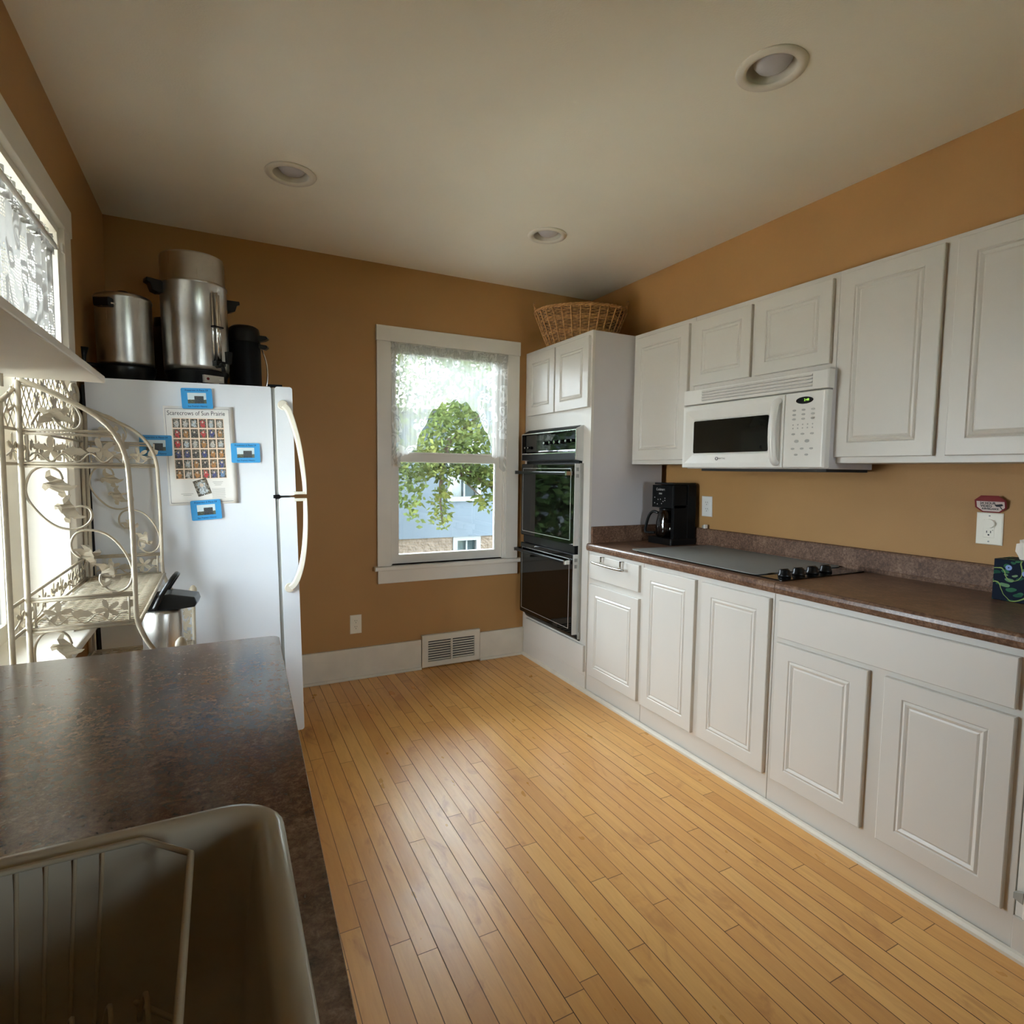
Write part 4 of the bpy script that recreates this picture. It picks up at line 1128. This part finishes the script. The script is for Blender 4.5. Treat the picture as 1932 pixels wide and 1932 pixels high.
# ------------------------------------------------------------------ left worktop, sink, dish rack, cabinet
def xe(y): return .072 + .034*y
r = .022
L_ = [(XL,-1.3),(xe(-1.3),-1.3)]
cx, cy = xe(1.572)-r, 1.572-r
L_ += [(cx+r*math.cos(q), cy+r*math.sin(q)) for q in [k/5*PI/2 for k in range(6)]] + [(XL,1.572)]
SX0, SX1, SY0, SY1 = -.46, .060, -.04, .775
hole = [(x,y) for x,y,z in rrect((SX0+SX1)/2,(SY0+SY1)/2,(SX1-SX0)/2-.02,(SY1-SY0)/2-.02,.05,0)]
cw2 = MB().prism(L_, ZCT-.042, ZCT, holes=[hole])
o = obj('worktop', cw2, M['laminate'], bevel=.009, bseg=4)
tag(o, 'brown speckled laminate worktop with the sink in the left foreground', 'countertop')
obj('backsplash', MB().box(XL, XL+.018, -1.3, 1.02, ZCT, ZCT+.09), M['laminate'], o, bevel=.002)
t = thing('base_cabinet', 'white base cabinet hidden under the left worktop', 'cabinet', (-.25, .1, 0))
obj('carcass', MB().box(XL+.01, .048, -1.3, -.06, .1, .887).box(XL+.01, .048, .80, 1.55, .1, .887).box(.0385,.048,-.06,.80,.1,.887).box(XL+.01,-.02,-.06,.80,.1,.6).box(XL+.01,-.03,-1.3,1.55,0,.1), M['cab'], t)
ffl = lambda a,b,w:(.048+w*.6, a, b)
for (a,b) in ((-.66,-.06),(-.04,.37),(.39,.79),(.81,1.17),(1.19,1.535)):
    obj('door', door_mb(a, b, .12, .86, 0, fnn=ffl), M['cab'], t)

t = thing('sink', 'almond enamelled drop-in kitchen sink in the left foreground worktop', 'sink', ((SX0+SX1)/2, (SY0+SY1)/2, .74))
lv = []
CXs, CYs, HX, HY = (SX0+SX1)/2, (SY0+SY1)/2, (SX1-SX0)/2, (SY1-SY0)/2
for (i_, z, rr) in ((.004,ZCT+.0005,.062),(0,ZCT+.004,.066),(.001,ZCT+.009,.066),(.005,ZCT+.0125,.062),(.012,ZCT+.014,.058),(.022,ZCT+.012,.05),(.029,ZCT+.006,.046),(.033,ZCT-.006,.043),(.037,ZCT-.03,.042),(.050,ZCT-.15,.045),(.058,ZCT-.172,.045),(.075,ZCT-.186,.04),(.10,ZCT-.190,.03)):
    lv.append(rrect(CXs, CYs, HX-i_, HY-i_, rr, z, 8))
sm_ = MB().loft(lv, caplast=True)
# outside skin of the bowl
lv2 = [rrect(CXs, CYs, HX-i_, HY-i_, .05, z, 8) for i_, z in ((.023,ZCT-.002),(.026,ZCT-.03),(.038,ZCT-.17),(.07,ZCT-.198))]
sm_.loft(lv2, caplast=True)
so = obj('bowl', sm_, M['sink'], t)
obj('drain', MB().lathe([(0,.002),(.03,.002),(.038,.004),(.042,.001),(.043,0)], (-.21,.30,ZCT-.190), 28), M['chrome'], t)
fa = thing('faucet', 'chrome kitchen faucet behind the sink, out of the picture', 'faucet', (-.487, .36, ZCT))
obj('spout', MB().cyl((-.487,.36,ZCT), .022, .03, 'z', 20).tube(smooth_path([(-.487,.36,ZCT+.02),(-.487,.36,ZCT+.16),(-.46,.33,ZCT+.22),(-.38,.25,ZCT+.22),(-.34,.21,ZCT+.17)],6), .011, 12), M['chrome'], fa)
obj('lever', MB().tube([(-.487,.40,ZCT+.03),(-.487,.47,ZCT+.06)], .006, 8).cyl((-.487,.40,ZCT), .018, .035, 'z', 16), M['chrome'], fa)

dr = thing('dish_rack', 'cream plastic-coated wire dish rack standing in the sink', 'dish rack', (-.2, .45, ZCT-.19))
ZR, ZB = ZCT+.010, ZCT-.165
X0, X1, Y0_, Y1_ = -.40, -.038, .05, .742
c_ = .050
rimp = [(X0+c_,Y0_),(X1-c_,Y0_),(X1,Y0_+c_),(X1,Y1_-c_),(X1-c_,Y1_),(X0+c_,Y1_),(X0,Y1_-c_),(X0,Y0_+c_)]
obj('rim', MB().tube([(x,y,ZR) for x,y in rimp], .0036, 8, closed=True), M['rackcoat'], dr)
def shrink(p, k): 
    cx_, cy_ = (X0+X1)/2, (Y0_+Y1_)/2
    return (cx_+(p[0]-cx_)*(1-k), cy_+(p[1]-cy_)*(1-k*.5))
bp_ = [shrink(p, .10) for p in rimp]
obj('lower_ring', MB().tube([(x,y,ZB) for x,y in bp_], .0032, 8, closed=True), M['rackcoat'], dr)
wr_ = MB()
xs = [X0+.075+.025*k for k in range(9)]
for x in xs:
    a = shrink((x,Y1_),.10); b = shrink((x,Y0_),.10)
    wr_.tube([(x,Y1_,ZR),(a[0],a[1],ZB+.01),(a[0],a[1]-.006,ZB),(b[0],b[1]+.006,ZB),(b[0],b[1],ZB+.01),(x,Y0_,ZR)], .0021, 6)
for k in range(8):
    y = Y1_-.075-.085*k
    a = shrink((X1,y),.10); b = shrink((X0,y),.10)
    wr_.tube([(X1,y,ZR+.003),(a[0],a[1],ZB+.012),(a[0]-.008,a[1],ZB),(b[0]+.008,b[1],ZB),(b[0],b[1],ZB+.012),(X0,y,ZR+.003)], .0021, 6)
obj('wire_basket', wr_, M['rackcoat'], dr)
for row in range(3):
    yb = .665-.16*row
    for k in range(9):
        x = -.085-.031*k
        obj('plate_prong', MB().tube(smooth_path([(x+.012,yb-.045,ZB),(x+.008,yb-.02,ZB+.045),(x+.004,yb,ZB+.052),(x-.002,yb+.012,ZB+.03),(x-.006,yb+.03,ZB)],4), .0026, 6), M['rackcoat'], dr)
for yy in (.12, .66):
    for xx in (X0+.05, X1-.05): obj('foot', MB().cyl((xx,yy,ZCT-.190), .007, .026, 'z', 10), M['rackcoat'], dr)

# ------------------------------------------------------------------ iron baker's rack
rk = thing('bakers_rack', 'cream wrought iron baker’s rack with leaf scrolls standing before the left window'.replace('’', "'"), 'rack', (-.35, 2.39, 0))
YA, YF = 1.97, 2.82
RP = .0072
def star(cx, cz, r, n=5, rot=0.0, k=.42, petal=True):
    out = []
    for i in range(n*6):
        q = 2*PI*i/(n*6); 
        rr = r*(k+(1-k)*abs(math.cos(n*q/2))**1.3)
        out.append((cx+rr*math.cos(q+rot), cz+rr*math.sin(q+rot)))
    return out
def leafp(cx, cz, L, W_, rot):
    pr_ = [(0,0),(.18,.32),(.42,.55),(.55,.36),(.72,.46),(1,0),(.75,-.42),(.5,-.34),(.38,-.52),(.15,-.3)]
    c_, s_ = math.cos(rot), math.sin(rot)
    return [(cx+(a-.5)*L*c_-b*W_*s_, cz+(a-.5)*L*s_+b*W_*c_) for a,b in pr_]
def trefoil(cx, cz, s, rot):
    P = [(0,0),(.15,.10),(.30,.42),(.22,.72),(.40,.62),(.62,.30),(.60,.12),(.95,.22),(1.0,.0),(.85,-.16),(.55,-.12),(.62,-.40),(.45,-.66),(.25,-.70),(.34,-.40),(.18,-.14)]
    c_, s_ = math.cos(rot), math.sin(rot)
    return [(cx+a*s*c_-b*s*s_, cz+a*s*s_+b*s*c_) for a,b in P]
def band(fnw, a0, a1, b0, b1, parent):
    """flower and leaf fretwork between two rails; fnw(a,b,w)"""
    h = b1-b0; mb = MB(); L = a1-a0; n = max(2, round(L/.105)); st = L/n; mid = (b0+b1)/2
    for i in range(n):
        c = a0+st*(i+.5)
        if i % 2 == 0:
            mb.prism(star(c-.005, mid+.002*((i%3)-1), h*.50, 5, .3+i*.7, .16), -.0012, .0012, fnw)
            mb.prism(leafp(c+st*.47, mid-.006, st*.50, h*.34, -.12), -.0010, .0010, fnw)
        else:
            mb.prism(star(c+.004, mid, h*.46, 5, .9+i, .20), -.0012, .0012, fnw)
            mb.prism(leafp(c+st*.50, mid+.010, st*.42, h*.38, .5), -.0010, .0010, fnw)
    vine = [fnw(a0+L*q/24, mid-h*.30+h*.16*math.sin(q*.9), .0) for q in range(25)]
    mb.tube(vine, .0022, 6)
    obj('flower_band', mb, M['iron'], parent)
    for i in range(n):
        cc = a0+st*(i+.5); obj('flower_center', MB().prism(circ(cc-.003, mid, .006, 10), -.0045, .0045, fnw), M['iron'], parent)
S1 = [(-0.389,1.324),(-0.398,1.348),(-0.428,1.359),(-0.455,1.345),(-0.469,1.309),(-0.467,1.273),(-0.442,1.229),(-0.409,1.196),(-0.374,1.185),(-0.344,1.193),(-0.327,1.215),(-0.329,1.239),(-0.344,1.249),(-0.363,1.247)]
S2 = [(-0.356,1.104),(-0.373,1.123),(-0.376,1.15),(-0.362,1.174),(-0.332,1.182),(-0.289,1.165),(-0.253,1.117),(-0.235,1.061),(-0.243,1.018),(-0.269,1.0),(-0.294,1.008),(-0.312,1.033),(-0.311,1.054)]
S3 = [(-0.469,1.575),(-0.43,1.572),(-0.39,1.559),(-0.356,1.528),(-0.342,1.493),(-0.35,1.468),(-0.37,1.461),(-0.39,1.473),(-0.404,1.493)]
S4 = [(-0.384,.86),(-0.394,.887),(-0.418,.902),(-0.447,.896),(-0.464,.87),(-0.468,.833),(-.462,.79),(-.435,.745),(-.395,.725),(-.36,.735)]
LV = [(-.389,1.324,.052,math.radians(205)),(-.389,1.324,.050,math.radians(265)),(-.363,1.247,.048,math.radians(175)),(-.363,1.247,.048,math.radians(240)),
      (-.356,1.104,.050,math.radians(15)),(-.356,1.104,.040,math.radians(60)),(-.311,1.054,.050,math.radians(-20)),(-.311,1.054,.044,math.radians(45)),
      (-.398,1.480,.052,math.radians(130)),(-.398,1.480,.050,math.radians(55)),(-.384,.86,.050,math.radians(185)),(-.384,.86,.045,math.radians(255))]
def side_panel(Y):
    fnp = lambda a,b,w:(a, Y+w, b)
    sp_ = obj('side_frame', MB().tube([(-.477,Y,0),(-.477,Y,1.588)], RP, 10)
        .tube(smooth_path([(-.474,Y,1.590),(-.43,Y,1.572),(-.368,Y,1.540),(-.320,Y,1.512),(-.280,Y,1.474),(-.252,Y,1.425),(-.238,Y,1.365),(-.234,Y,1.28),(-.231,Y,1.178),(-.230,Y,1.05),(-.229,Y,.93),(-.220,Y,.885),(-.196,Y,.830),(-.160,Y,.785),(-.122,Y,.762)], 5), RP*.95, 10), M['iron'], rk)
    for z, x1 in ((1.458,-.262),(1.448,-.258),(1.368,-.236),(1.360,-.236),(.995,-.231),(.988,-.231),(.912,-.229),(.903,-.229)):
        obj('side_rail', MB().tube([(-.474,Y,z),(x1,Y,z)], .0040, 8), M['iron'], sp_)
    for z0, z1 in ((1.362,1.456),(.906,.993)):
        for x_ in (-.462, -.246): obj('band_upright', MB().tube([(x_,Y,z0),(x_,Y,z1)], .0032, 6), M['iron'], sp_)
    for z in (.60, .45): obj('side_rail', MB().tube([(-.474,Y,z),(-.122,Y,z)], .005, 8), M['iron'], sp_)
    for S_ in (S1, S2, S3, S4):
        obj('scroll', MB().tube(smooth_path([(a,Y,b) for a,b in S_], 5), .0033, 8), M['iron'], sp_)
    for (a,b,s_,r_) in LV:
        obj('leaf', MB().prism(trefoil(a,b,s_,r_), -.0014, .0014, lambda p,q,w,a=a,b=b:(p, Y+w+.0035*math.sin(math.hypot(p-a,q-b)*150), q)), M['iron'], sp_)
    band(fnp, -.460, -.250, 1.370, 1.446, sp_)
    band(fnp, -.460, -.248, .914, .986, sp_)
    # lower leg with acorn finial and a narrow fretwork strip
    lg = obj('front_leg', MB().tube([(-.118,Y,0),(-.118,Y,.80)], RP, 10), M['iron'], rk)
    obj('finial', MB().lathe([(0,0),(.009,.0),(.010,.004),(.006,.008),(.013,.016),(.0165,.026),(.0145,.038),(.007,.048),(0,.052)], (-.118,Y,.797), 20), M['iron'], lg)
    st = MB()
    st.tube([(-.172,Y,.60),(-.172,Y,.765)], .0038, 8)
    for k, z in enumerate((.625,.675,.725)):
        st.prism(star(-.146+.004*(-1)**k, z, .026, 5, k*.9, .42), -.0012, .0012, fnp)
    st.tube([fnp(-.146+.014*math.sin(q*.8), .605+q*.0105, 0) for q in range(15)], .002, 6)
    obj('fretwork_strip', st, M['iron'], lg)
side_panel(YA); side_panel(YF)
# back panel in the plane of the window
XBk = -.487
BY0, BY1 = 1.862, 2.80
fbk = lambda a,b,w:(XBk+w, a, b)
bpn = obj('back_frame', MB().tube([(XBk,BY0,0),(XBk,BY0,1.52)], .0066, 10).tube([(XBk,BY1,0),(XBk,BY1,1.56)], .0066, 10)
    .tube(smooth_path([(XBk,BY0,1.52),(XBk,BY0+.10,1.56),(XBk,BY0+.25,1.64),(XBk,2.33,1.70),(XBk,BY1-.25,1.64),(XBk,BY1-.10,1.58),(XBk,BY1,1.56)],5), .0060, 10), M['iron'], rk)
rl = MB()
for z in (1.458, 1.366, .995, .912, .60): rl.tube([(XBk,BY0,z),(XBk,BY1,z)], .0045, 8)
rl.tube(smooth_path([(XBk,BY0+.05,1.50),(XBk,BY0+.12,1.53),(XBk,BY0+.16,1.60),(XBk,BY0+.10,1.66),(XBk,BY0+.03,1.63),(XBk,BY0+.02,1.56)],5), .0045, 8)
obj('back_rail', rl, M['iron'], bpn)
fl_ = MB()
def topz(y):
    q = (y-BY0)/(BY1-BY0); return 1.50+.19*math.sin(PI*min(1,max(0,q)))**.8
dd = .050
for sgn in (1, -1):
    k = -30
    while k < 60:
        seg = []
        yy = BY0
        c0 = BY0 + k*dd
        for i in range(80):
            z = 1.462+i*.003; y = c0 + sgn*(z-1.462)
            if BY0+.02 < y < BY1-.02 and z < topz(y): seg.append((XBk, y, z))
            else:
                if len(seg) > 1: fl_.tube([seg[0], seg[-1]], .0023, 5)
                seg = []
        if len(seg) > 1: fl_.tube([seg[0], seg[-1]], .0023, 5)
        k += 1
obj('lattice', fl_, M['iron'], bpn)
band(fbk, BY0+.03, BY1-.03, 1.370, 1.452, bpn)
band(fbk, BY0+.03, BY1-.03, .916, .990, bpn)
orn = MB()
for (y,z,r_,n_) in ((2.36,1.56,.050,6),(2.24,1.60,.036,5),(2.50,1.59,.036,5),(2.42,1.64,.03,5)):
    orn.prism(star(y,z,r_,n_,.4+y,.36), .004, .007, fbk)
for (y,z,q) in ((2.30,1.50,1.2),(2.44,1.50,1.9),(2.56,1.53,.6),(2.18,1.54,2.4),(2.62,1.60,1.2)):
    orn.prism(trefoil(y,z,.052,q), .004, .0065, fbk)
orn.tube(smooth_path([(XBk+.005,2.10,1.48),(XBk+.005,2.22,1.53),(XBk+.005,2.36,1.51),(XBk+.005,2.50,1.55),(XBk+.005,2.64,1.50)],5), .004, 7)
obj('center_ornament', orn, M['iron'], bpn)
scn = MB()
scn.tube(smooth_path([(XBk,2.60,1.60),(XBk,2.66,1.66),(XBk,2.73,1.665),(XBk,2.765,1.635),(XBk,2.745,1.605),(XBk,2.71,1.612),(XBk,2.712,1.635)],5), .006, 8)
obj('crest_scroll', scn, M['iron'], bpn); scn = MB()
scn.tube(smooth_path([(XBk,2.66,1.49),(XBk,2.70,1.56),(XBk,2.745,1.57),(XBk,2.77,1.53),(XBk,2.75,1.49),(XBk,2.71,1.48)],5), .005, 8)
obj('crest_scroll', scn, M['iron'], bpn)
# woven wire shelves
def wshelf(z, x0, x1):
    s_ = obj('shelf_rim', MB().tube([(x0,YA,z),(x1,YA,z),(x1,YF,z),(x0,YF,z)], .0062, 8, closed=True), M['iron'], rk)
    m = MB(); nn = int((YF-YA)/.0125)
    for k in range(1, nn):
        y = YA+k*(YF-YA)/nn; off = .0022*(-1)**k
        pts = [(x0+(x1-x0)*q/10, y, z+.002+off*(-1)**q) for q in range(11)]
        m.tube(pts, .0022, 5)
    for q in range(1, 6): m.tube([(x0+(x1-x0)*q/6, YA, z),(x0+(x1-x0)*q/6, YF, z)], .0026, 5)
    obj('woven_wire', m, M['iron'], s_)
wshelf(.905, -.474, -.222)
wshelf(.600, -.474, -.122)

t = thing('airpot', 'stainless steel airpot with black lid and bail handle on the iron rack', 'airpot', (-.200, 2.42, .606))
obj('body', MB().lathe([(0,0),(.060,0),(.064,.006),(.064,.225),(.060,.238),(0,.238)], (-.200,2.42,.606), 40), M['steel'], t)
Rz = Matrix.Translation((-.200,2.42,.606)) @ Matrix.Rotation(math.radians(-6),4,'Z')
a_ = obj('lid', MB(Rz).prism([(-.062,.238),(-.066,.262),(-.030,.290),(.030,.298),(.112,.282),(.118,.262),(.112,.246),(.055,.240)], -.052, .052, lambda a,b,w:(a,w,b)), M['black'], t, bevel=.010)
obj('bail_handle', MB(Rz).tube(smooth_path([(-.015,-.060,.245),(.010,-.062,.300),(.040,-.050,.350),(.050,0,.365),(.040,.050,.350),(.010,.062,.300),(-.015,.060,.245)],5), .0085, 8, flat=.6), M['black'], a_)

# ------------------------------------------------------------------ lace valances and their rods
def curtain(name, label, fnw, W_, ztop_, contour, amp=.008, pl=26, head=.045, mats=('lace', 'lacehead')):
    """fnw(u,z,w): u 0..W_ across the window; contour(u)-> bottom z"""
    t = thing(name, label, 'curtain', fnw(W_/2, ztop_-.3, 0))
    NU, NV = 220, 36; vs = []; uv = []
    for i in range(NU+1):
        u = W_*i/NU; zb = contour(u)
        for j in range(NV+1):
            z = ztop_-head + (zb-(ztop_-head))*j/NV
            d = (ztop_-z)
            a_ = amp*(.55+.45*math.sin(u*9.0+1))*(1-.25*min(1,d*2))
            w = a_*math.sin(u/W_*pl*2*PI + .5*math.sin(u*17) + d*.6)
            vs.append(fnw(u, z, w)); uv.append((u*1.35, z))
    fs = [(i*(NV+1)+j, (i+1)*(NV+1)+j, (i+1)*(NV+1)+j+1, i*(NV+1)+j+1) for i in range(NU) for j in range(NV)]
    obj('lace_panel', MB().add(vs, fs, smooth=True, uvs=uv), M[mats[0]], t)
    vs = []; uv = []
    for i in range(NU+1):
        u = W_*i/NU
        for j in range(7):
            q = j/6; z = ztop_ + .006*math.sin(u*70) - (head+.006)*q
            w = (.010*math.sin(u/W_*pl*4*PI+.8*math.sin(u*31))+.006)*(1 if j not in (3,) else .3)
            vs.append(fnw(u, z, w)); uv.append((u*2.2, z))
    fs = [(i*7+j, (i+1)*7+j, (i+1)*7+j+1, i*7+j+1) for i in range(NU) for j in range(6)]
    obj('gathered_heading', MB().add(vs, fs, smooth=True, uvs=uv), M[mats[1]], t)
    return t
def cont_back(u):
    q = u/.83
    if q < .07 or q > .935: return 1.375 + .02*math.sin(u*60)
    if q < .20: return 1.475 + .015*math.sin(u*50) - max(0,(.11-q))*.8
    if q > .86: return 1.47 + .02*math.sin(u*40)
    x = (q-.53)/.33
    return 1.52 + .31*max(0, 1-abs(x)**2.6) + .014*math.sin(u*75)
t = curtain('lace_valance', 'arched white lace valance over the small back window', lambda u,z,w:(.995+u, YB-.003-w-.012, z), .83, 2.172, cont_back)
obj('rod', MB().tube([(.992,YB+.012,2.145),(1.828,YB+.012,2.145)], .005, 8), M['trim'], t)
def cont_left(u): return 1.73 + .012*math.sin(u*40)
t = curtain('lace_valance', 'wide white lace curtain on the left window above the wall shelf', lambda u,z,w:(XL-.016+w, 1.81+u, z), .845, 2.185, cont_left, pl=13, amp=.014, head=.06, mats=('cottonlace', 'cottonlace'))
obj('rod', MB().tube([(XL+.002,1.81,2.150),(XL+.002,2.655,2.150)], .0085, 10).box(XL+.018,XL+.024,2.64,2.67,2.135,2.165), M['white'], t)

# ------------------------------------------------------------------ outside
struct(obj('ground', MB().box(-1.5, 30, -30, 40, -.80, -.55), M['grass']))
struct(obj('bounce_ground', MB().box(-30, -1.5, -30, 40, -.80, -.55), M['bounceground']))  # pale ground added so sunlight bounces through the left window to the ceiling
struct(obj('sky_block_upper', MB().box(-1.0, 6, -6, YB+.2, ZC+.15, 9.0), M['siding']))  # unseen block added above the room to keep sky and sun off the yard
t = thing('house', 'blue-grey neighbouring house on a sandstone base seen through the back window', 'house', (3.6, 9.5, -.55))
HY = 8.5
hw = MB().prism([(-3.0,.29),(9,.29),(9,2.55),(7.2,4.6),(5.6,4.6),(3.55,2.55),(3.35,2.2),(-3.0,2.2)], HY, HY+.2, lambda a,b,w:(a,w,b), holes=[[(3.23,.90),(3.73,.90),(3.73,1.9),(3.23,1.9)]])
obj('siding', hw, M['siding'], t)
obj('foundation', MB().prism([(-3.0,-.6),(9,-.6),(9,.29),(-3.0,.29)], HY+.03, HY+.25, lambda a,b,w:(a,w,b), holes=[[(3.34,-.02),(3.74,-.02),(3.74,.26),(3.34,.26)]]), M['stone'], t)
def extwin(x0,x1,z0,z1,y):
    f = obj('window_frame', sash(MB(), x0-.04,x1+.04,z0-.04,z1+.04,y+.06,y-.02,.075,.075,.075, fn).box((x0+x1)/2-.012,(x0+x1)/2+.012,y,y+.03,z0,z1), M['extwhite'], t)
    obj('pane', MB().box(x0,x1,y+.05,y+.06,z0,z1), M['extglass'], f)
extwin(3.23,3.73,.90,1.9,HY); extwin(3.34,3.74,-.02,.26,HY+.03)
obj('roof', MB().prism([(3.05,2.30),(5.62,4.95),(7.2,4.95),(9.5,2.3),(9.5,2.2),(7.15,4.80),(5.68,4.80),(3.15,2.20)], HY-.4, HY+5, lambda a,b,w:(a,w,b)).box(-3.2,3.34,HY-.3,HY+1.5,2.2,2.26), M['roof'], t)
obj('fascia', MB().prism([(3.02,2.24),(5.65,4.93),(5.65,4.80),(3.10,2.16)], HY-.43, HY-.40, lambda a,b,w:(a,w,b)), M['extwhite'], t)

def leaf_cloud(mb, c, rad, n, size, rng, drop=0.0):
    for _ in range(n):
        while True:
            p = Vector((rng.uniform(-1,1), rng.uniform(-1,1), rng.uniform(-1,1)))
            if p.length < 1: break
        p = Vector((p.x*rad[0], p.y*rad[1], p.z*rad[2])) + Vector(c)
        d = Vector((rng.uniform(-1,1), rng.uniform(-1,1), rng.uniform(-.8,.5))).normalized()
        s_ = d.cross(Vector((rng.uniform(-1,1), rng.uniform(-1,1), rng.uniform(-1,1)))).normalized()
        L = size*rng.uniform(.7,1.3); W2 = L*.26
        a = p; b = p + d*L; m1 = p + d*L*.45 + s_*W2; m2 = p + d*L*.45 - s_*W2
        mb.add([a, m1, b, m2], [(0,1,2,3)])
rng = random.Random(5)
t = thing('maple_tree', 'leafy tree hanging its branches in front of the blue house', 'tree', (4.4, 6.4, -.55))
br = MB()
br.tube(smooth_path([(4.6,6.3,-.6),(4.5,6.3,1.0),(4.3,6.2,2.4),(4.1,6.1,4.0)],4), [.16]*4+[.13]*4+[.11]*4+[.09], 10)
brs = [[(4.3,6.2,2.3),(3.6,6.0,2.5),(2.9,5.9,2.2),(2.3,5.8,1.75),(1.95,5.8,1.35)], [(4.4,6.2,1.9),(3.5,6.0,1.9),(2.8,5.9,1.55),(2.35,5.85,1.35),(2.6,5.8,1.05)],
       [(4.2,6.1,3.0),(3.3,6.0,3.1),(2.5,5.9,2.8),(1.9,5.9,2.4)], [(2.35,5.85,1.4),(2.75,5.8,1.15),(3.05,5.8,.95)], [(2.2,5.8,1.7),(2.1,5.8,1.2),(2.12,5.8,.8)], [(3.0,5.9,2.2),(2.8,5.8,1.8),(2.75,5.8,1.4)]]
for b_ in brs:
    p_ = smooth_path(b_, 5); m_ = len(p_)
    br.tube(p_, [.030*(1-.85*i/m_) for i in range(m_)], 7)
obj('branches', br, M['bark'], t)
lf = MB()
clouds = [((2.15,5.8,1.72),(.42,.4,.30),420),((2.55,5.9,1.65),(.35,.4,.30),330),((1.85,5.8,1.45),(.30,.3,.22),230),((2.35,5.9,2.0),(.30,.4,.16),220),
          ((1.75,5.8,1.20),(.16,.3,.30),120),((2.10,5.8,.98),(.10,.2,.28),110),((1.80,5.8,.9),(.07,.2,.15),22),((2.70,5.8,1.28),(.34,.3,.14),240),((2.62,5.8,1.02),(.16,.2,.10),46),((2.85,5.8,1.10),(.14,.3,.18),80),
          ((2.25,5.8,1.35),(.45,.3,.12),220),((3.0,5.9,1.6),(.3,.3,.3),150),((1.55,5.8,1.6),(.2,.3,.4),120),
          ((2.0,6.0,2.55),(.7,.5,.35),300),((1.5,6.0,2.7),(.5,.5,.4),200),((2.8,6.1,2.9),(.7,.5,.4),260),((3.6,6.1,2.6),(.6,.5,.6),260),((2.6,6.2,3.6),(1.6,.9,.6),500),((4.1,6.1,3.6),(.9,.8,.7),260)]
for c_, r_, n_ in clouds: leaf_cloud(lf, c_, r_, int(n_*1.7), .072, rng)
for c_, r_, n_ in (((2.1,7.2,2.75),(.95,.4,.8),2300),((3.2,7.3,2.75),(.7,.4,.6),900)): leaf_cloud(lf, c_, r_, n_, .085, rng)
obj('foliage', lf, M['leaf'], t)
t = thing('evergreen_shrub', 'dense dark shrub outside, mirrored in the upper oven door', 'shrub', (-.2, 7.0, -.55))
sf = MB()
for c_, r_, n_ in (((-.4,7.2,.6),(1.4,.7,1.2),2600),((.5,7.3,1.3),(1.0,.6,1.1),1500),((-1.3,7.2,1.6),(1.0,.7,1.2),1500)): leaf_cloud(sf, c_, r_, n_, .16, rng)
obj('foliage', sf, M['leafdark'], t)
obj('stem', MB().cyl((-.2,7.2,-.6), .08, 1.8, 'z', 10).cyl((-1.2,7.2,-.6), .08, 1.8, 'z', 10), M['bark'], t)

# ------------------------------------------------------------------ light
w = bpy.data.worlds.new('overcast_sky'); SC.world = w; w.use_nodes = True
nt = w.node_tree; nt.nodes.clear()
out = nt.nodes.new('ShaderNodeOutputWorld'); bg = nt.nodes.new('ShaderNodeBackground')
bg.inputs[0].default_value = (.80, .90, 1.0, 1); bg.inputs[1].default_value = 20.0
nt.links.new(bg.outputs[0], out.inputs[0])
sun = bpy.data.lights.new('sun', 'SUN'); sun.energy = 90; sun.angle = .01; sun.color = (1.0, .95, .86)
so_ = bpy.data.objects.new('sun', sun); COL.objects.link(so_)
so_.rotation_euler = Vector((-.13, .75, -1.0)).to_track_quat('-Z', 'Y').to_euler()
def portal(name, loc, rot, sx, sy):
    l = bpy.data.lights.new(name, 'AREA'); l.shape = 'RECTANGLE'; l.size = sx; l.size_y = sy
    l.cycles.is_portal = True
    o = bpy.data.objects.new(name, l); COL.objects.link(o); o.location = loc; o.rotation_euler = rot
portal('sky_portal', (1.41, YB+.2, 1.45), (-PI/2, 0, 0), .84, 1.46)
portal('sky_portal', (XO-.08, (LW[0][0]+LW[0][1])/2, 1.47), (0, -PI/2, 0), 1.5, .88)
portal('sky_portal', ((NW[0]+NW[1])/2, YN-.16, 1.52), (PI/2, 0, 0), .7, 1.05)

# ------------------------------------------------------------------ camera
cam = bpy.data.cameras.new('camera'); co = bpy.data.objects.new('camera', cam); COL.objects.link(co)
yaw, pitch, roll = -.4725, -.0728, .0131
fwd = Vector((-math.sin(yaw)*math.cos(pitch), math.cos(yaw)*math.cos(pitch), math.sin(pitch)))
rt = Vector((math.cos(yaw), math.sin(yaw), 0)); upv = rt.cross(fwd)
r2 = rt*math.cos(roll) + upv*math.sin(roll); u2 = -rt*math.sin(roll) + upv*math.cos(roll)
mw = Matrix.Identity(4)
for i in range(3):
    mw[i][0] = r2[i]; mw[i][1] = u2[i]; mw[i][2] = -fwd[i]
mw[0][3], mw[1][3], mw[2][3] = 0, 0, 1.3653
co.matrix_world = mw
cam.sensor_width = 36; cam.lens = 36*1075.87/1932; cam.clip_start = .02
SC.camera = co

vs_ = SC.view_settings
vs_.view_transform = 'Standard'; vs_.look = 'None'; vs_.gamma = 1; vs_.use_curve_mapping = False
vs_.exposure = 0.98
SC.cycles.use_denoising = True
SC.cycles.max_bounces = 10; SC.cycles.diffuse_bounces = 6; SC.cycles.glossy_bounces = 4
SC.cycles.transparent_max_bounces = 16; SC.cycles.caustics_reflective = False; SC.cycles.caustics_refractive = False
SC.cycles.sample_clamp_indirect = 6
